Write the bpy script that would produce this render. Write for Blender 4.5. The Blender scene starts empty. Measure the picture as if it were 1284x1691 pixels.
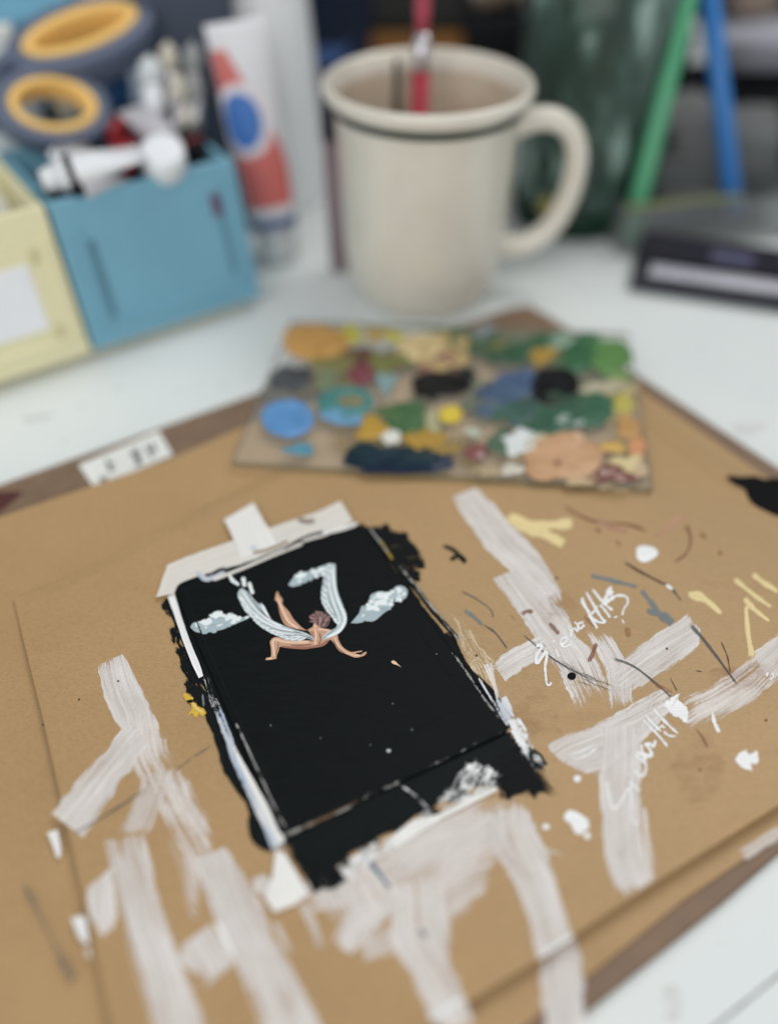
import bpy, bmesh, math, random
from mathutils import Vector, Matrix, noise as mnoise
import numpy as np

random.seed(7)
rng = np.random.default_rng(7)
sc = bpy.context.scene
C = sc.collection
V = Vector

# ------------------------------------------------------------------ camera
H = 0.2078                      # camera height over the cardboard (metres)
PITCH = math.radians(43.4457)   # below the horizon
FPX = 1444.55                   # focal length in photograph pixels
cam_d = bpy.data.cameras.new("camera")
cam = bpy.data.objects.new("camera", cam_d)
C.objects.link(cam)
cam.location = (0, 0, H)
cam.rotation_euler = (math.pi / 2 - PITCH, 0, 0)
cam_d.sensor_fit = 'VERTICAL'
cam_d.sensor_height = 36
cam_d.lens = 36 * FPX / 1691
cam_d.clip_start = 0.01
cam_d.clip_end = 20
cam_d.dof.use_dof = True
cam_d.dof.focus_distance = 0.2535
cam_d.dof.aperture_fstop = 2.3
cam_d.dof.aperture_blades = 0
sc.camera = cam

# ------------------------------------------------------------------ light
world = bpy.data.worlds.new("World")
sc.world = world
world.use_nodes = True
bg = world.node_tree.nodes["Background"]
bg.inputs[0].default_value = (0.90, 0.96, 1.0, 1)
bg.inputs[1].default_value = 0.49
def area(name, loc, target, size, power, col):
    l = bpy.data.lights.new(name, 'AREA')
    l.shape = 'RECTANGLE'
    l.size, l.size_y = size
    l.energy = power
    l.color = col
    o = bpy.data.objects.new(name, l)
    C.objects.link(o)
    o.location = loc
    o.rotation_euler = (V(target) - V(loc)).to_track_quat('-Z', 'Y').to_euler()
    return o
area("window_light", (0.38, 0.92, 0.98), (0.0, 0.30, 0.0), (0.9, 0.6), 12.8, (1.0, 0.985, 0.96))
area("room_light", (-0.30, -0.70, 0.80), (0.0, 0.75, 0.10), (1.2, 0.9), 9.5, (1.0, 0.98, 0.95))
sc.view_settings.view_transform = 'Standard'
sc.view_settings.look = 'None'
sc.view_settings.exposure = -0.16
sc.view_settings.gamma = 1
sc.cycles.transparent_max_bounces = 40
sc.cycles.max_bounces = 10
sc.cycles.use_denoising = True

# ------------------------------------------------------------------ layout helpers
_F = V((0, math.cos(PITCH), -math.sin(PITCH)))
_U = V((0, math.sin(PITCH), math.cos(PITCH)))
_R = V((1, 0, 0))
C0 = V((0, 0, H))
def ray(x, y):
    return _F * FPX + _R * (x - 642) - _U * (y - 845.5)
def at(x, y, z=0.0):            # the point of the level z that lies behind photograph pixel x, y
    d = ray(x, y)
    return C0 + d * ((z - H) / d.z)
def atY(x, y, Y):               # the same at distance Y into the desk
    d = ray(x, y)
    return C0 + d * (Y / d.y)
def Z(ox, oy, s):               # coordinates read from an enlarged crop
    return lambda *pts: [(ox + a / s, oy + b / s) for a, b in pts]
PX = lambda *pts: list(pts)
z1 = Z(0, 950, 2.675)
z2 = Z(0, 1300, 2.14)
z3 = Z(600, 1200, 1.877)
z4 = Z(360, 910, 4.0125)
z5 = Z(850, 940, 3.677)
z6 = Z(250, 800, 2.568)
z7 = Z(250, 1100, 1.834)
z8 = Z(700, 780, 2.1986)
zp = Z(370, 480, 1.759)

# ------------------------------------------------------------------ materials
def lin(c):
    return tuple(((v / 255) / 12.92 if v / 255 <= 0.04045 else ((v / 255 + 0.055) / 1.055) ** 2.4) for v in c)
def col(c, k=1.0):
    return tuple(min(1, v * k) for v in lin(c)) + (1,)
class NT:
    def __init__(s, name):
        s.m = bpy.data.materials.new(name)
        s.m.use_nodes = True
        s.t = s.m.node_tree
        s.p = s.t.nodes["Principled BSDF"]
        s.out = s.t.nodes["Material Output"]
    def n(s, typ, **kw):
        o = s.t.nodes.new(typ)
        for k, v in kw.items():
            if k.startswith('i_'):
                key = k[2:].replace('_', ' ')
                o.inputs[int(key) if key.isdigit() else key].default_value = v
            else:
                setattr(o, k, v)
        return o
    def l(s, a, b):
        s.t.links.new(a, b)
    def math(s, op, a, b=None, clamp=False):
        o = s.n('ShaderNodeMath', operation=op, use_clamp=clamp)
        for i, v in enumerate((a, b)):
            if v is None: continue
            if isinstance(v, (int, float)): o.inputs[i].default_value = v
            else: s.l(v, o.inputs[i])
        return o.outputs[0]
    def ramp(s, fac, stops):
        o = s.n('ShaderNodeValToRGB')
        e = o.color_ramp.elements
        while len(e) < len(stops): e.new(0.5)
        for i, (p, c) in enumerate(stops):
            e[i].position = p; e[i].color = c
        s.l(fac, o.inputs[0])
        return o.outputs[0]
    def noise(s, scale, detail=4, rough=0.55, vec=None, seeded=True):
        o = s.n('ShaderNodeTexNoise', i_Scale=scale, i_Detail=detail, i_Roughness=rough)
        if seeded:
            o.noise_dimensions = '4D'
            s.l(s.math('MULTIPLY', s.n('ShaderNodeObjectInfo').outputs['Random'], 31.0), o.inputs['W'])
        if vec is not None: s.l(vec, o.inputs['Vector'])
        return o.outputs[0]
    def obj(s):
        return s.n('ShaderNodeTexCoord').outputs['Object']
    def bump(s, h, strength=0.3, dist=0.001):
        o = s.n('ShaderNodeBump', i_Strength=strength, i_Distance=dist)
        s.l(h, o.inputs['Height'])
        s.l(o.outputs[0], s.p.inputs['Normal'])

def plain(name, c, rough=0.5, var=0.10, scale=60, bump=0.15, metal=0.0, k=1.0, coat=0.0):
    t = NT(name)
    b = col(c, k)
    nz = t.noise(scale, 5, 0.6, t.obj())
    lo = tuple(v * (1 - var) for v in b[:3]) + (1,)
    hi = tuple(min(1, v * (1 + var)) for v in b[:3]) + (1,)
    t.l(t.ramp(nz, [(0.3, lo), (0.7, hi)]), t.p.inputs['Base Color'])
    t.l(t.math('ADD', t.math('MULTIPLY', nz, 0.2), rough - 0.1), t.p.inputs['Roughness'])
    t.p.inputs['Metallic'].default_value = metal
    if max(c) < 75: t.p.inputs['Specular IOR Level'].default_value = 0.15
    t.p.inputs['Coat Weight'].default_value = coat
    if bump: t.bump(t.noise(scale * 6, 3, 0.5, t.obj()), bump, 0.0005)
    return t.m

def cardboard_mat(name, c, k=1.0):
    t = NT(name)
    b = col(c, k)
    g = t.n('ShaderNodeTexCoord').outputs['Object']
    mul = lambda f: tuple(v * f for v in b[:3]) + (1,)
    big = t.ramp(t.noise(14, 4, 0.6, g, False), [(0.3, mul(0.93)), (0.7, mul(1.06))])
    mp = t.n('ShaderNodeMapping', i_Scale=(1.0, 3.0, 1.0), i_Rotation=(0, 0, 0.35)); t.l(g, mp.inputs[0])
    fib = t.ramp(t.noise(900, 5, 0.7, mp.outputs[0], False), [(0.3, (0.84, 0.83, 0.81, 1)), (0.5, (1, 1, 1, 1)), (0.72, (1.12, 1.12, 1.11, 1))])
    m1 = t.n('ShaderNodeMix', data_type='RGBA', blend_type='MULTIPLY', i_0=1.0)
    t.l(big, m1.inputs[6]); t.l(fib, m1.inputs[7])
    # sparse dark and pale fibres of recycled board
    mp2 = t.n('ShaderNodeMapping', i_Scale=(1.0, 4.5, 1.0), i_Rotation=(0, 0, 0.9)); t.l(g, mp2.inputs[0])
    wz = t.n('ShaderNodeTexNoise', i_Scale=260.0, i_Detail=2.0); t.l(g, wz.inputs['Vector'])
    vv = t.n('ShaderNodeTexVoronoi', i_Scale=330.0, i_Randomness=1.0); 
    ad = t.n('ShaderNodeVectorMath', operation='MULTIPLY_ADD'); ad.inputs[1].default_value = (0.006,) * 3
    t.l(wz.outputs['Color'], ad.inputs[0]); t.l(mp2.outputs[0], ad.inputs[2]); t.l(ad.outputs[0], vv.inputs['Vector'])
    spk = t.math('MULTIPLY', t.math('LESS_THAN', vv.outputs['Distance'], 0.14), t.math('GREATER_THAN', t.noise(40, 2, 0.5, g, False), 0.53))
    m2 = t.n('ShaderNodeMix', data_type='RGBA', blend_type='MIX')
    t.l(t.math('MULTIPLY', spk, 0.5), m2.inputs[0]); t.l(m1.outputs[2], m2.inputs[6]); m2.inputs[7].default_value = mul(0.45)
    # a few brown smears of old washes
    sm = t.ramp(t.noise(22, 6, 0.65, mp.outputs[0], False), [(0.60, (1, 1, 1, 1)), (0.74, (0.86, 0.80, 0.74, 1))])
    m3 = t.n('ShaderNodeMix', data_type='RGBA', blend_type='MULTIPLY', i_0=0.7)
    t.l(m2.outputs[2], m3.inputs[6]); t.l(sm, m3.inputs[7])
    t.l(m3.outputs[2], t.p.inputs['Base Color'])
    t.p.inputs['Roughness'].default_value = 0.46
    t.p.inputs['Specular IOR Level'].default_value = 0.36
    t.bump(t.noise(1300, 4, 0.7, mp.outputs[0], False), 0.25, 0.0003)
    return t.m

def paint_mat(name, c, opacity=1.0, rough=0.5, dry=1.3, k=1.0, tint=0.08, relief=0.35, specks=0.6, us=70.0, vs=4200.0, var=None, c2=None):
    """brushed paint: UV runs along / across the stroke in metres, attribute cov is how loaded the brush was"""
    t = NT(name)
    uv = t.n('ShaderNodeUVMap').outputs[0]
    def field(a, b, d=3, r_=.6):
        mp = t.n('ShaderNodeMapping', i_Scale=(a, b, 1.0)); t.l(uv, mp.inputs[0])
        nz = t.noise(1.0, d, r_, mp.outputs[0])
        mr = t.n('ShaderNodeMapRange', i_1=0.28, i_2=0.72)           # spread to the full 0..1
        t.l(nz, mr.inputs[0])
        return mr.outputs[0]
    streak = field(us, vs)
    wide = field(us * .5, vs * .30)
    fine = field(1500.0, 3600.0)
    broad = field(us * .9, 160.0, 4)
    cov = t.n('ShaderNodeAttribute', attribute_name='cov').outputs['Fac']
    c5 = lambda f, w: t.math('MULTIPLY', t.math('SUBTRACT', f, 0.5), w)
    s = t.math('ADD', cov, c5(streak, dry * .42))
    s = t.math('ADD', s, c5(wide, dry * .38))
    s = t.math('ADD', s, c5(fine, specks * .42))
    s = t.math('ADD', s, c5(broad, dry * .34))
    mr = t.n('ShaderNodeMapRange', interpolation_type='SMOOTHSTEP', i_1=0.36, i_2=0.60)
    t.l(s, mr.inputs[0])
    var = (0.34 if opacity < .9 else 0.0) if var is None else var
    op = t.math('ADD', t.math('ADD', c5(wide, var * .55), t.math('ADD', c5(broad, var * .8), t.math('ADD', c5(streak, var * .5), c5(fine, var * .6)))), opacity, True)
    t.l(t.math('MULTIPLY', mr.outputs[0], op), t.p.inputs['Alpha'])
    b = col(c, k)
    lo = tuple(v * (1 - tint) for v in b[:3]) + (1,)
    hi = tuple(min(1, v * (1 + tint)) for v in b[:3]) + (1,)
    if c2: lo, hi = b, col(c2, k)
    t.l(t.ramp(wide, [(0.15, lo), (0.85, hi)]), t.p.inputs['Base Color'])
    t.p.inputs['Roughness'].default_value = rough
    t.p.inputs['Specular IOR Level'].default_value = 0.4 if max(c) > 60 else 0.06
    t.bump(t.math('ADD', streak, t.math('MULTIPLY', fine, 0.4)), relief, 0.00012)
    t.m['brush'] = 1 if dry >= .95 else 0
    return t.m

M = {}
M['desk'] = None
def desk_mat():
    t = NT('white_desk')
    g = t.obj()
    base = t.ramp(t.noise(9, 5, 0.6, g), [(0.3, col((226, 232, 231), 0.97)), (0.7, col((232, 236, 234)))])
    st = t.ramp(t.noise(38, 6, 0.7, g), [(0.64, (1, 1, 1, 1)), (0.78, (0.90, 0.86, 0.85, 1))])
    m = t.n('ShaderNodeMix', data_type='RGBA', blend_type='MULTIPLY', i_0=0.8)
    t.l(base, m.inputs[6]); t.l(st, m.inputs[7]); t.l(m.outputs[2], t.p.inputs['Base Color'])
    t.p.inputs['Roughness'].default_value = 0.45
    t.bump(t.noise(500, 3, 0.5, g), 0.06, 0.0004)
    return t.m
M['desk'] = desk_mat()
M['card'] = cardboard_mat('kraft_cardboard', (181, 148, 105))
M['card_edge'] = plain('cardboard_edge', (150, 116, 78), 0.8, 0.2, 700)
M['hardboard'] = plain('brown_hardboard', (128, 103, 82), 0.55, 0.16, 120)
M['hard_edge'] = plain('hardboard_edge', (112, 84, 64), 0.75, 0.2, 400)
M['wash'] = paint_mat('white_wash', (238, 232, 228), 0.74, 0.55, 1.6, relief=.15)
M['wash_thin'] = paint_mat('thin_white_wash', (242, 235, 230), 0.55, 0.55, 1.9, relief=.15)
M['wash_dry'] = paint_mat('dry_white_brush', (240, 232, 226), 0.7, 0.55, 2.6, specks=1.4, relief=.15)
M['white'] = paint_mat('thick_white_paint', (246, 246, 246), 1.0, 0.35, 0.25, relief=0.5, specks=0.2)
M['white_dry'] = paint_mat('dry_thick_white', (242, 242, 242), 0.95, 0.45, 2.0, specks=1.3)
M['tape'] = paint_mat('paper_tape', (232, 227, 219), 0.93, 0.7, 0.35, specks=0.35, tint=0.05)
M['tape_pale'] = paint_mat('white_paper_tape', (240, 238, 235), 0.97, 0.65, 0.3, specks=0.3, tint=0.04)
M['bluewhite'] = paint_mat('blue_white_paint', (164, 184, 210), 0.95, 0.4, 2.0, specks=1.8, us=170., vs=1800., c2=(232, 230, 228))
M['black'] = paint_mat('black_paint', (24, 28, 29), 1.0, 0.42, 1.0, specks=0.5)
M['black_dry'] = paint_mat('dry_black_paint', (24, 27, 28), 0.97, 0.5, 2.1, specks=1.4)
M['black_wet'] = paint_mat('smooth_black_paint', (17, 18, 20), 1.0, 0.5, 0.2, specks=0.15)
M['cream'] = paint_mat('cream_paint', (240, 218, 160), 0.92, 0.45, 1.3)
M['brownred'] = paint_mat('red_brown_paint', (140, 88, 64), 0.66, 0.5, 1.3)
M['pink'] = paint_mat('pink_brown_paint', (196, 150, 122), 0.8, 0.5, 1.2)
M['darkbrown'] = paint_mat('dark_brown_line', (86, 64, 52), 0.8, 0.6, 1.3)
M['greyblue'] = paint_mat('grey_blue_paint', (128, 136, 136), 0.82, 0.5, 1.4)
M['slate'] = paint_mat('slate_line', (88, 92, 94), 0.68, 0.6, 1.9)
M['rust'] = paint_mat('rust_wash', (164, 108, 72), 0.34, 0.6, 1.2)
M['stain'] = paint_mat('rusty_stain', (150, 98, 64), .07, .6, 1.0, us=120., vs=400., relief=.05)
M['scuff'] = paint_mat('pale_scuff', (160, 160, 156), .75, .6, 2.4, specks=1.6, us=330.0, vs=1500.0, var=.5)
M['scumble'] = paint_mat('white_scumble', (240, 240, 240), .95, .5, 2.6, specks=2.2, us=260.0, vs=2200.0)
M['mustard'] = paint_mat('mustard_paint', (222, 184, 62), 1.0, 0.4, 0.5)

# ------------------------------------------------------------------ object helpers
OFF = {}
def thing(name, label, cat, loc, group=None):
    o = bpy.data.objects.new(name, None)
    o.empty_display_size = 0.01
    C.objects.link(o)
    o.location = loc
    OFF[o.name] = V(loc)
    o['label'] = label; o['category'] = cat
    if group: o['group'] = group
    return o
def tag(o, label, cat, group=None):
    o['label'] = label; o['category'] = cat
    if group: o['group'] = group
    return o
def build(name, verts, faces, mats, parent=None, smooth=False, uv=None, cov=None, mi=None, origin=None):
    """one mesh object from world coordinates"""
    verts = [V(v) for v in verts]
    if parent is not None: off = OFF[parent.name]
    elif origin is not None: off = V(origin)
    else:
        off = sum(verts, V()) / len(verts); off.z = min(v.z for v in verts)
    me = bpy.data.meshes.new(name)
    me.from_pydata([v - off for v in verts], [], faces)
    if not isinstance(mats, (list, tuple)): mats = [mats]
    for m in mats: me.materials.append(m)
    if mi: me.polygons.foreach_set('material_index', mi)
    if smooth: me.polygons.foreach_set('use_smooth', [True] * len(me.polygons))
    if uv is not None:
        l = me.uv_layers.new(name='UVMap')
        for lp in me.loops: l.data[lp.index].uv = uv[lp.vertex_index]
    if cov is not None:
        a = me.attributes.new('cov', 'FLOAT', 'POINT')
        a.data.foreach_set('value', cov)
    me.update()
    o = bpy.data.objects.new(name, me)
    C.objects.link(o)
    OFF[o.name] = off
    if parent is not None:
        o.parent = parent
    else: o.location = off
    return o
def fix_normals(o):
    bm = bmesh.new(); bm.from_mesh(o.data)
    bmesh.ops.recalc_face_normals(bm, faces=bm.faces)
    bm.to_mesh(o.data); bm.free()
    return o
def bevel(o, w, seg=2, angle=35):
    b = o.modifiers.new('bevel', 'BEVEL'); b.width = w; b.segments = seg
    b.limit_method = 'ANGLE'; b.angle_limit = math.radians(angle)
    return o

def prism(name, poly, z0, z1, mat, parent=None, edge_mat=None, bev=0.0):
    """slab with outline poly (world xy) - z0 / z1 numbers or lists per vertex"""
    n = len(poly)
    zl = z0 if isinstance(z0, (list, tuple)) else [z0] * n
    zh = z1 if isinstance(z1, (list, tuple)) else [z1] * n
    vs = [V((p[0], p[1], zl[i])) for i, p in enumerate(poly)] + [V((p[0], p[1], zh[i])) for i, p in enumerate(poly)]
    fs = [list(range(n))[::-1], list(range(n, 2 * n))] + [[i, (i + 1) % n, n + (i + 1) % n, n + i] for i in range(n)]
    o = build(name, vs, fs, [mat, edge_mat or mat], parent, mi=[0, 0] + [1] * n)
    fix_normals(o)
    if bev: bevel(o, bev)
    return o
def hexa(name, b4, t4, mat, parent=None, bev=0.001):
    vs = [V(v) for v in b4] + [V(v) for v in t4]
    fs = [[3, 2, 1, 0], [4, 5, 6, 7]] + [[i, (i + 1) % 4, 4 + (i + 1) % 4, 4 + i] for i in range(4)]
    o = fix_normals(build(name, vs, fs, mat, parent))
    if bev: bevel(o, bev, 3)
    return o
def box(name, c, ex, ey, h, ang, mat, parent=None, bev=0.002):
    """upright box, centre of its base c, sizes ex, ey, height h, turned by ang"""
    e = V((math.cos(ang), math.sin(ang), 0)) * ex / 2
    n = V((-math.sin(ang), math.cos(ang), 0)) * ey / 2
    c = V(c)
    b = [c - e - n, c + e - n, c + e + n, c - e + n]
    return hexa(name, b, [v + V((0, 0, h)) for v in b], mat, parent, bev)
def frame(axis):
    a = V(axis).normalized()
    r = V((0, 0, 1)) if abs(a.z) < 0.9 else V((1, 0, 0))
    x = r.cross(a).normalized()
    return x, a.cross(x).normalized(), a
def lathe(name, prof, p0, p1, mat, parent=None, seg=40, flat=(1, 1), mi=None, xdir=None, caps=True):
    """profile of (t, r) turned about the axis p0 -> p1, t in metres from p0"""
    p0, p1 = V(p0), V(p1)
    x, y, a = frame(p1 - p0)
    if xdir is not None:
        x = (V(xdir) - a * V(xdir).dot(a)).normalized(); y = a.cross(x)
    vs, fs, mm = [], [], []
    for t, r in prof:
        for k in range(seg):
            th = 2 * math.pi * k / seg
            vs.append(p0 + a * t + x * (r * flat[0] * math.cos(th)) + y * (r * flat[1] * math.sin(th)))
    for i in range(len(prof) - 1):
        for k in range(seg):
            k2 = (k + 1) % seg
            fs.append([i * seg + k, i * seg + k2, (i + 1) * seg + k2, (i + 1) * seg + k])
            mm.append(mi[i] if mi else 0)
    if caps and prof[0][1] > 1e-6: fs.append(list(range(seg))[::-1]); mm.append(mi[0] if mi else 0)
    if caps and prof[-1][1] > 1e-6: fs.append([(len(prof) - 1) * seg + k for k in range(seg)]); mm.append(mi[-1] if mi else 0)
    o = build(name, vs, fs, mat, parent, True, mi=mm)
    bm = bmesh.new(); bm.from_mesh(o.data)
    bmesh.ops.remove_doubles(bm, verts=bm.verts, dist=1e-6)
    bmesh.ops.recalc_face_normals(bm, faces=bm.faces)
    bm.to_mesh(o.data); bm.free()
    return o
def sweep(name, path, sect, mat, parent=None, closed=False, up=None, scale=None):
    """cross-section sect (list of (a, b)) carried along path; a along side, b along up"""
    n = len(path); path = [V(p) for p in path]
    vs, fs = [], []
    m = len(sect)
    for i in range(n):
        if closed: tg = path[(i + 1) % n] - path[i - 1]
        else: tg = path[min(i + 1, n - 1)] - path[max(i - 1, 0)]
        tg.normalize()
        u = V(up) if up is not None else V((0, 0, 1))
        s = tg.cross(u).normalized(); u2 = s.cross(tg).normalized()
        k = scale[i] if scale else 1
        vs += [path[i] + s * (a * k) + u2 * (b * k) for a, b in sect]
    for i in range(n if closed else n - 1):
        j = (i + 1) % n
        for q in range(m):
            q2 = (q + 1) % m
            fs.append([i * m + q, i * m + q2, j * m + q2, j * m + q])
    if not closed:
        fs.append(list(range(m))[::-1]); fs.append([(n - 1) * m + q for q in range(m)])
    return fix_normals(build(name, vs, fs, mat, parent, True))
def rr(a, b, r=0.45, n=5):
    """rounded rectangle section of half sizes a, b"""
    r = min(a, b) * r * 2 if r <= 0.5 else min(a, b)
    out = []
    for cx, cy, t0 in ((a - r, b - r, 0), (-(a - r), b - r, 90), (-(a - r), -(b - r), 180), (a - r, -(b - r), 270)):
        for k in range(n):
            t = math.radians(t0 + 90 * k / (n - 1))
            out.append((cx + r * math.cos(t), cy + r * math.sin(t)))
    return out
def circ(r, n=12):
    return [(r * math.cos(2 * math.pi * k / n), r * math.sin(2 * math.pi * k / n)) for k in range(n)]
def rod(name, p0, p1, r, mat, parent=None, r1=None, seg=16, six=False):
    L = (V(p1) - V(p0)).length
    r1 = r if r1 is None else r1
    return lathe(name, [(0, 0), (0, r * .85), (L * .01, r), (L * .99, r1), (L, r1 * .85), (L, 0)], p0, p1, mat, parent, 6 if six else seg)
def catmull(pts, per):
    pts = [np.array(p, float) for p in pts]
    if len(pts) < 3:
        return [pts[0] + (pts[1] - pts[0]) * t for t in np.linspace(0, 1, per + 1)]
    P = [2 * pts[0] - pts[1]] + pts + [2 * pts[-1] - pts[-2]]
    out = []
    for i in range(1, len(P) - 2):
        for k in range(per):
            t = k / per
            out.append(0.5 * (2 * P[i] + (P[i + 1] - P[i - 1]) * t + (2 * P[i - 1] - 5 * P[i] + 4 * P[i + 1] - P[i + 2]) * t * t
                              + (3 * P[i] - P[i - 1] - 3 * P[i + 1] + P[i + 2]) * t ** 3))
    out.append(pts[-1])
    return out
# ---- paint: every stroke lies a few microns above the one under it
LAYER = {}
def zlay(z0):
    k = round(z0 * 1e5)
    LAYER[k] = LAYER.get(k, 0) + 1
    return z0 + 0.00002 + LAYER[k] * 0.0000012
VC = [0, .05, .14, .3, .5, .7, .86, .95, 1]
CM = [0.05, .55, .95, 1, 1, 1, .95, .55, 0.05]
def ribbon(name, pairs, mat, parent, z=0.0, cov=1.0, start=None, end=None, per=None, z_is_final=False, soft=True, zs=None, wob=0.0):
    """brush stroke given by pairs of photograph pixels on its left and right edge"""
    zz = z if z_is_final else zlay(z)
    if per is None:
        lp = sum(math.dist(pairs[i][0], pairs[i + 1][0]) for i in range(len(pairs) - 1)) / (len(pairs) - 1)
        per = max(3, min(24, int(lp / 5)))
    br = mat.get('brush', 0)
    if start is None: start = .35 if br else 1.0
    if end is None: end = .30 if br else 1.0
    ph = rng.uniform(0, 99)
    if br and wob == 0: wob = .05
    L = catmull([a for a, b in pairs], per); R_ = catmull([b for a, b in pairs], per)
    n = len(L)
    cv = cov if isinstance(cov, (list, tuple)) else [cov] * len(pairs)
    cvi = np.interp(np.linspace(0, len(pairs) - 1, n), range(len(pairs)), cv)
    vs, uv, cs, fs = [], [], [], []
    u = 0; prev = None
    for i in range(n):
        a, b = at(*L[i], zz), at(*R_[i], zz)
        mid = (a + b) / 2
        if prev is not None: u += (mid - prev).length
        prev = mid
        w = (b - a).length
        t = i / (n - 1)
        e = min(1, start + (1 - start) * min(1, t / .09)) * min(1, end + (1 - end) * min(1, (1 - t) / .12))
        wb_ = max(wob, .012) * 2.0
        jl = wb_ * (mnoise.noise(V((u * 260, ph, 0))) + .6 * mnoise.noise(V((u * 900, ph, 3))))
        jr = wb_ * (mnoise.noise(V((u * 260, ph, 7))) + .6 * mnoise.noise(V((u * 900, ph, 9))))
        for v, m in zip(VC, CM):
            q = a.lerp(b, v + (jl if v < .5 else jr) * abs(v - .5) * 2)
            vs.append(q); uv.append((u, v * w)); cs.append(cvi[i] * (m if soft else 1) * e)
    m = len(VC)
    for i in range(n - 1):
        for k in range(m - 1):
            fs.append([i * m + k, i * m + k + 1, (i + 1) * m + k + 1, (i + 1) * m + k])
    o = build(name, vs, fs, mat, parent, True, uv, cs)
    if o.data.polygons[len(fs) // 2].normal.z < 0: o.data.flip_normals()
    return o
def line(name, pts, w, mat, parent, z=0.0, cov=1.0, per=None, taper=(1, 1), jitter=0.0, **kw):
    """stroke given by its centre line and width in photograph pixels"""
    if isinstance(cov, list): cov = sum(cov) / len(cov)
    if per is None:
        lp = sum(math.dist(pts[i], pts[i + 1]) for i in range(len(pts) - 1)) / (len(pts) - 1)
        per = max(3, min(24, int(lp / 4)))
    ph = rng.uniform(0, 99)
    c = catmull(pts, per); n = len(c)
    pairs = []
    for i in range(n):
        d = c[min(i + 1, n - 1)] - c[max(i - 1, 0)]
        d = d / (np.linalg.norm(d) + 1e-9)
        nn = np.array([-d[1], d[0]])
        t = i / (n - 1)
        k = taper[0] + (taper[1] - taper[0]) * t
        ww = w * k * (1 + 3.0 * jitter * mnoise.noise(V((t * 4 + ph, ph, 0))) + jitter * mnoise.noise(V((i * .7, ph, 5)))) / 2
        if min(i, n - 1 - i) == 0 and w < 14: ww *= .55
        pairs.append((tuple(c[i] - nn * ww), tuple(c[i] + nn * ww)))
    return ribbon(name, pairs, mat, parent, z, cov, per=1, **kw)
def bead(name, pts, w, mat, parent, z=0.0, h=0.00012, per=5, taper=(1, 1)):
    """raised line of thick paint (lettering)"""
    c = catmull(pts, per); n = len(c); zz = zlay(z)
    vs, fs, uv = [], [], []
    K = 7
    for i in range(n):
        d = c[min(i + 1, n - 1)] - c[max(i - 1, 0)]
        d = d / (np.linalg.norm(d) + 1e-9); nn = np.array([-d[1], d[0]])
        t = i / (n - 1)
        ww = w / 2 * (taper[0] + (taper[1] - taper[0]) * t) * (1 + rng.normal(0, .10) + .5 * mnoise.noise(V((t * 5 + w * 7, pts[0][0], 0))))
        if i in (0, n - 1): ww *= .55
        for k in range(K):
            f = -1 + 2 * k / (K - 1)
            p = at(*(c[i] + nn * ww * f), zz); p.z += h * (1 - f * f)
            vs.append(p); uv.append((p.x, p.y))
    for i in range(n - 1):
        for k in range(K - 1):
            fs.append([i * K + k, i * K + k + 1, (i + 1) * K + k + 1, (i + 1) * K + k])
    o = build(name, vs, fs, mat, parent, True, uv, [1.4] * len(vs))
    if sum(p.normal.z for p in o.data.polygons) < 0: o.data.flip_normals()
    return o
def patch(name, poly, mat, parent, z=0.0, h=0.0001, cov=1.2, edge=0.9, soft=False, wob=1.0, per=5, px=True, smooth=True):
    """a flat dab of paint with an uneven outline (photograph pixels), slightly domed"""
    zz = zlay(z)
    c = catmull(list(poly) + [poly[0]], per)[:-1] if smooth else [np.array(p, float) for p in poly]
    c = [q + rng.normal(0, .02 * wob, 2) * np.abs(c[0] - c[len(c) // 2]).max() for q in c] if wob >= 1.5 else c
    n = len(c)
    ctr = sum(c) / n
    ph = rng.uniform(0, 9)
    vs, uv, cs, fs = [], [], [], []
    rings = [1.0, .93, .75, .4]
    for ri, r in enumerate(rings):
        for i in range(n):
            k = 1 + wob * 0.03 * mnoise.noise(V((i * .9, ph, 0))) * 2
            q = ctr + (c[i] - ctr) * r * k
            p = at(*q, zz); p.z += h * (0, .75, 1, .85)[ri] * (1 + (.5 * mnoise.noise(V((p.x * 420, p.y * 420, ph))) if h > .0004 else 0))
            vs.append(p); uv.append((p.x, p.y)); cs.append(cov * ((0, .35, .7, 1)[ri] if soft else (edge if ri == 0 else 1)))
    p = at(*ctr, zz); p.z += h * .8
    vs.append(p); uv.append((p.x, p.y)); cs.append(cov)
    for r in range(len(rings) - 1):
        for i in range(n):
            j = (i + 1) % n
            fs.append([r * n + i, r * n + j, (r + 1) * n + j, (r + 1) * n + i])
    for i in range(n): fs.append([3 * n + i, 3 * n + (i + 1) % n, 4 * n])
    o = build(name, vs, fs, mat, parent, True, uv, cs)
    if sum(p.normal.z for p in o.data.polygons) < 0: o.data.flip_normals()
    return o
def flat(name, poly, mat, parent, z=0.0, per=4, smooth=True, jag=0.0):
    """flat dab filling a concave outline (photograph pixels)"""
    zz = zlay(z)
    c = catmull(list(poly) + [poly[0]], per)[:-1] if smooth else poly
    c = [np.array(q) + rng.normal(0, jag, 2) for q in c]
    vs = [at(*q, zz) for q in c]
    o = build(name, vs, [list(range(len(vs)))], mat, parent, False, [(v.x, v.y) for v in vs], [1.3] * len(vs))
    bm = bmesh.new(); bm.from_mesh(o.data)
    bmesh.ops.triangulate(bm, faces=bm.faces)
    bm.to_mesh(o.data); bm.free()
    if sum(p.normal.z for p in o.data.polygons) < 0: o.data.flip_normals()
    return o
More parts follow.
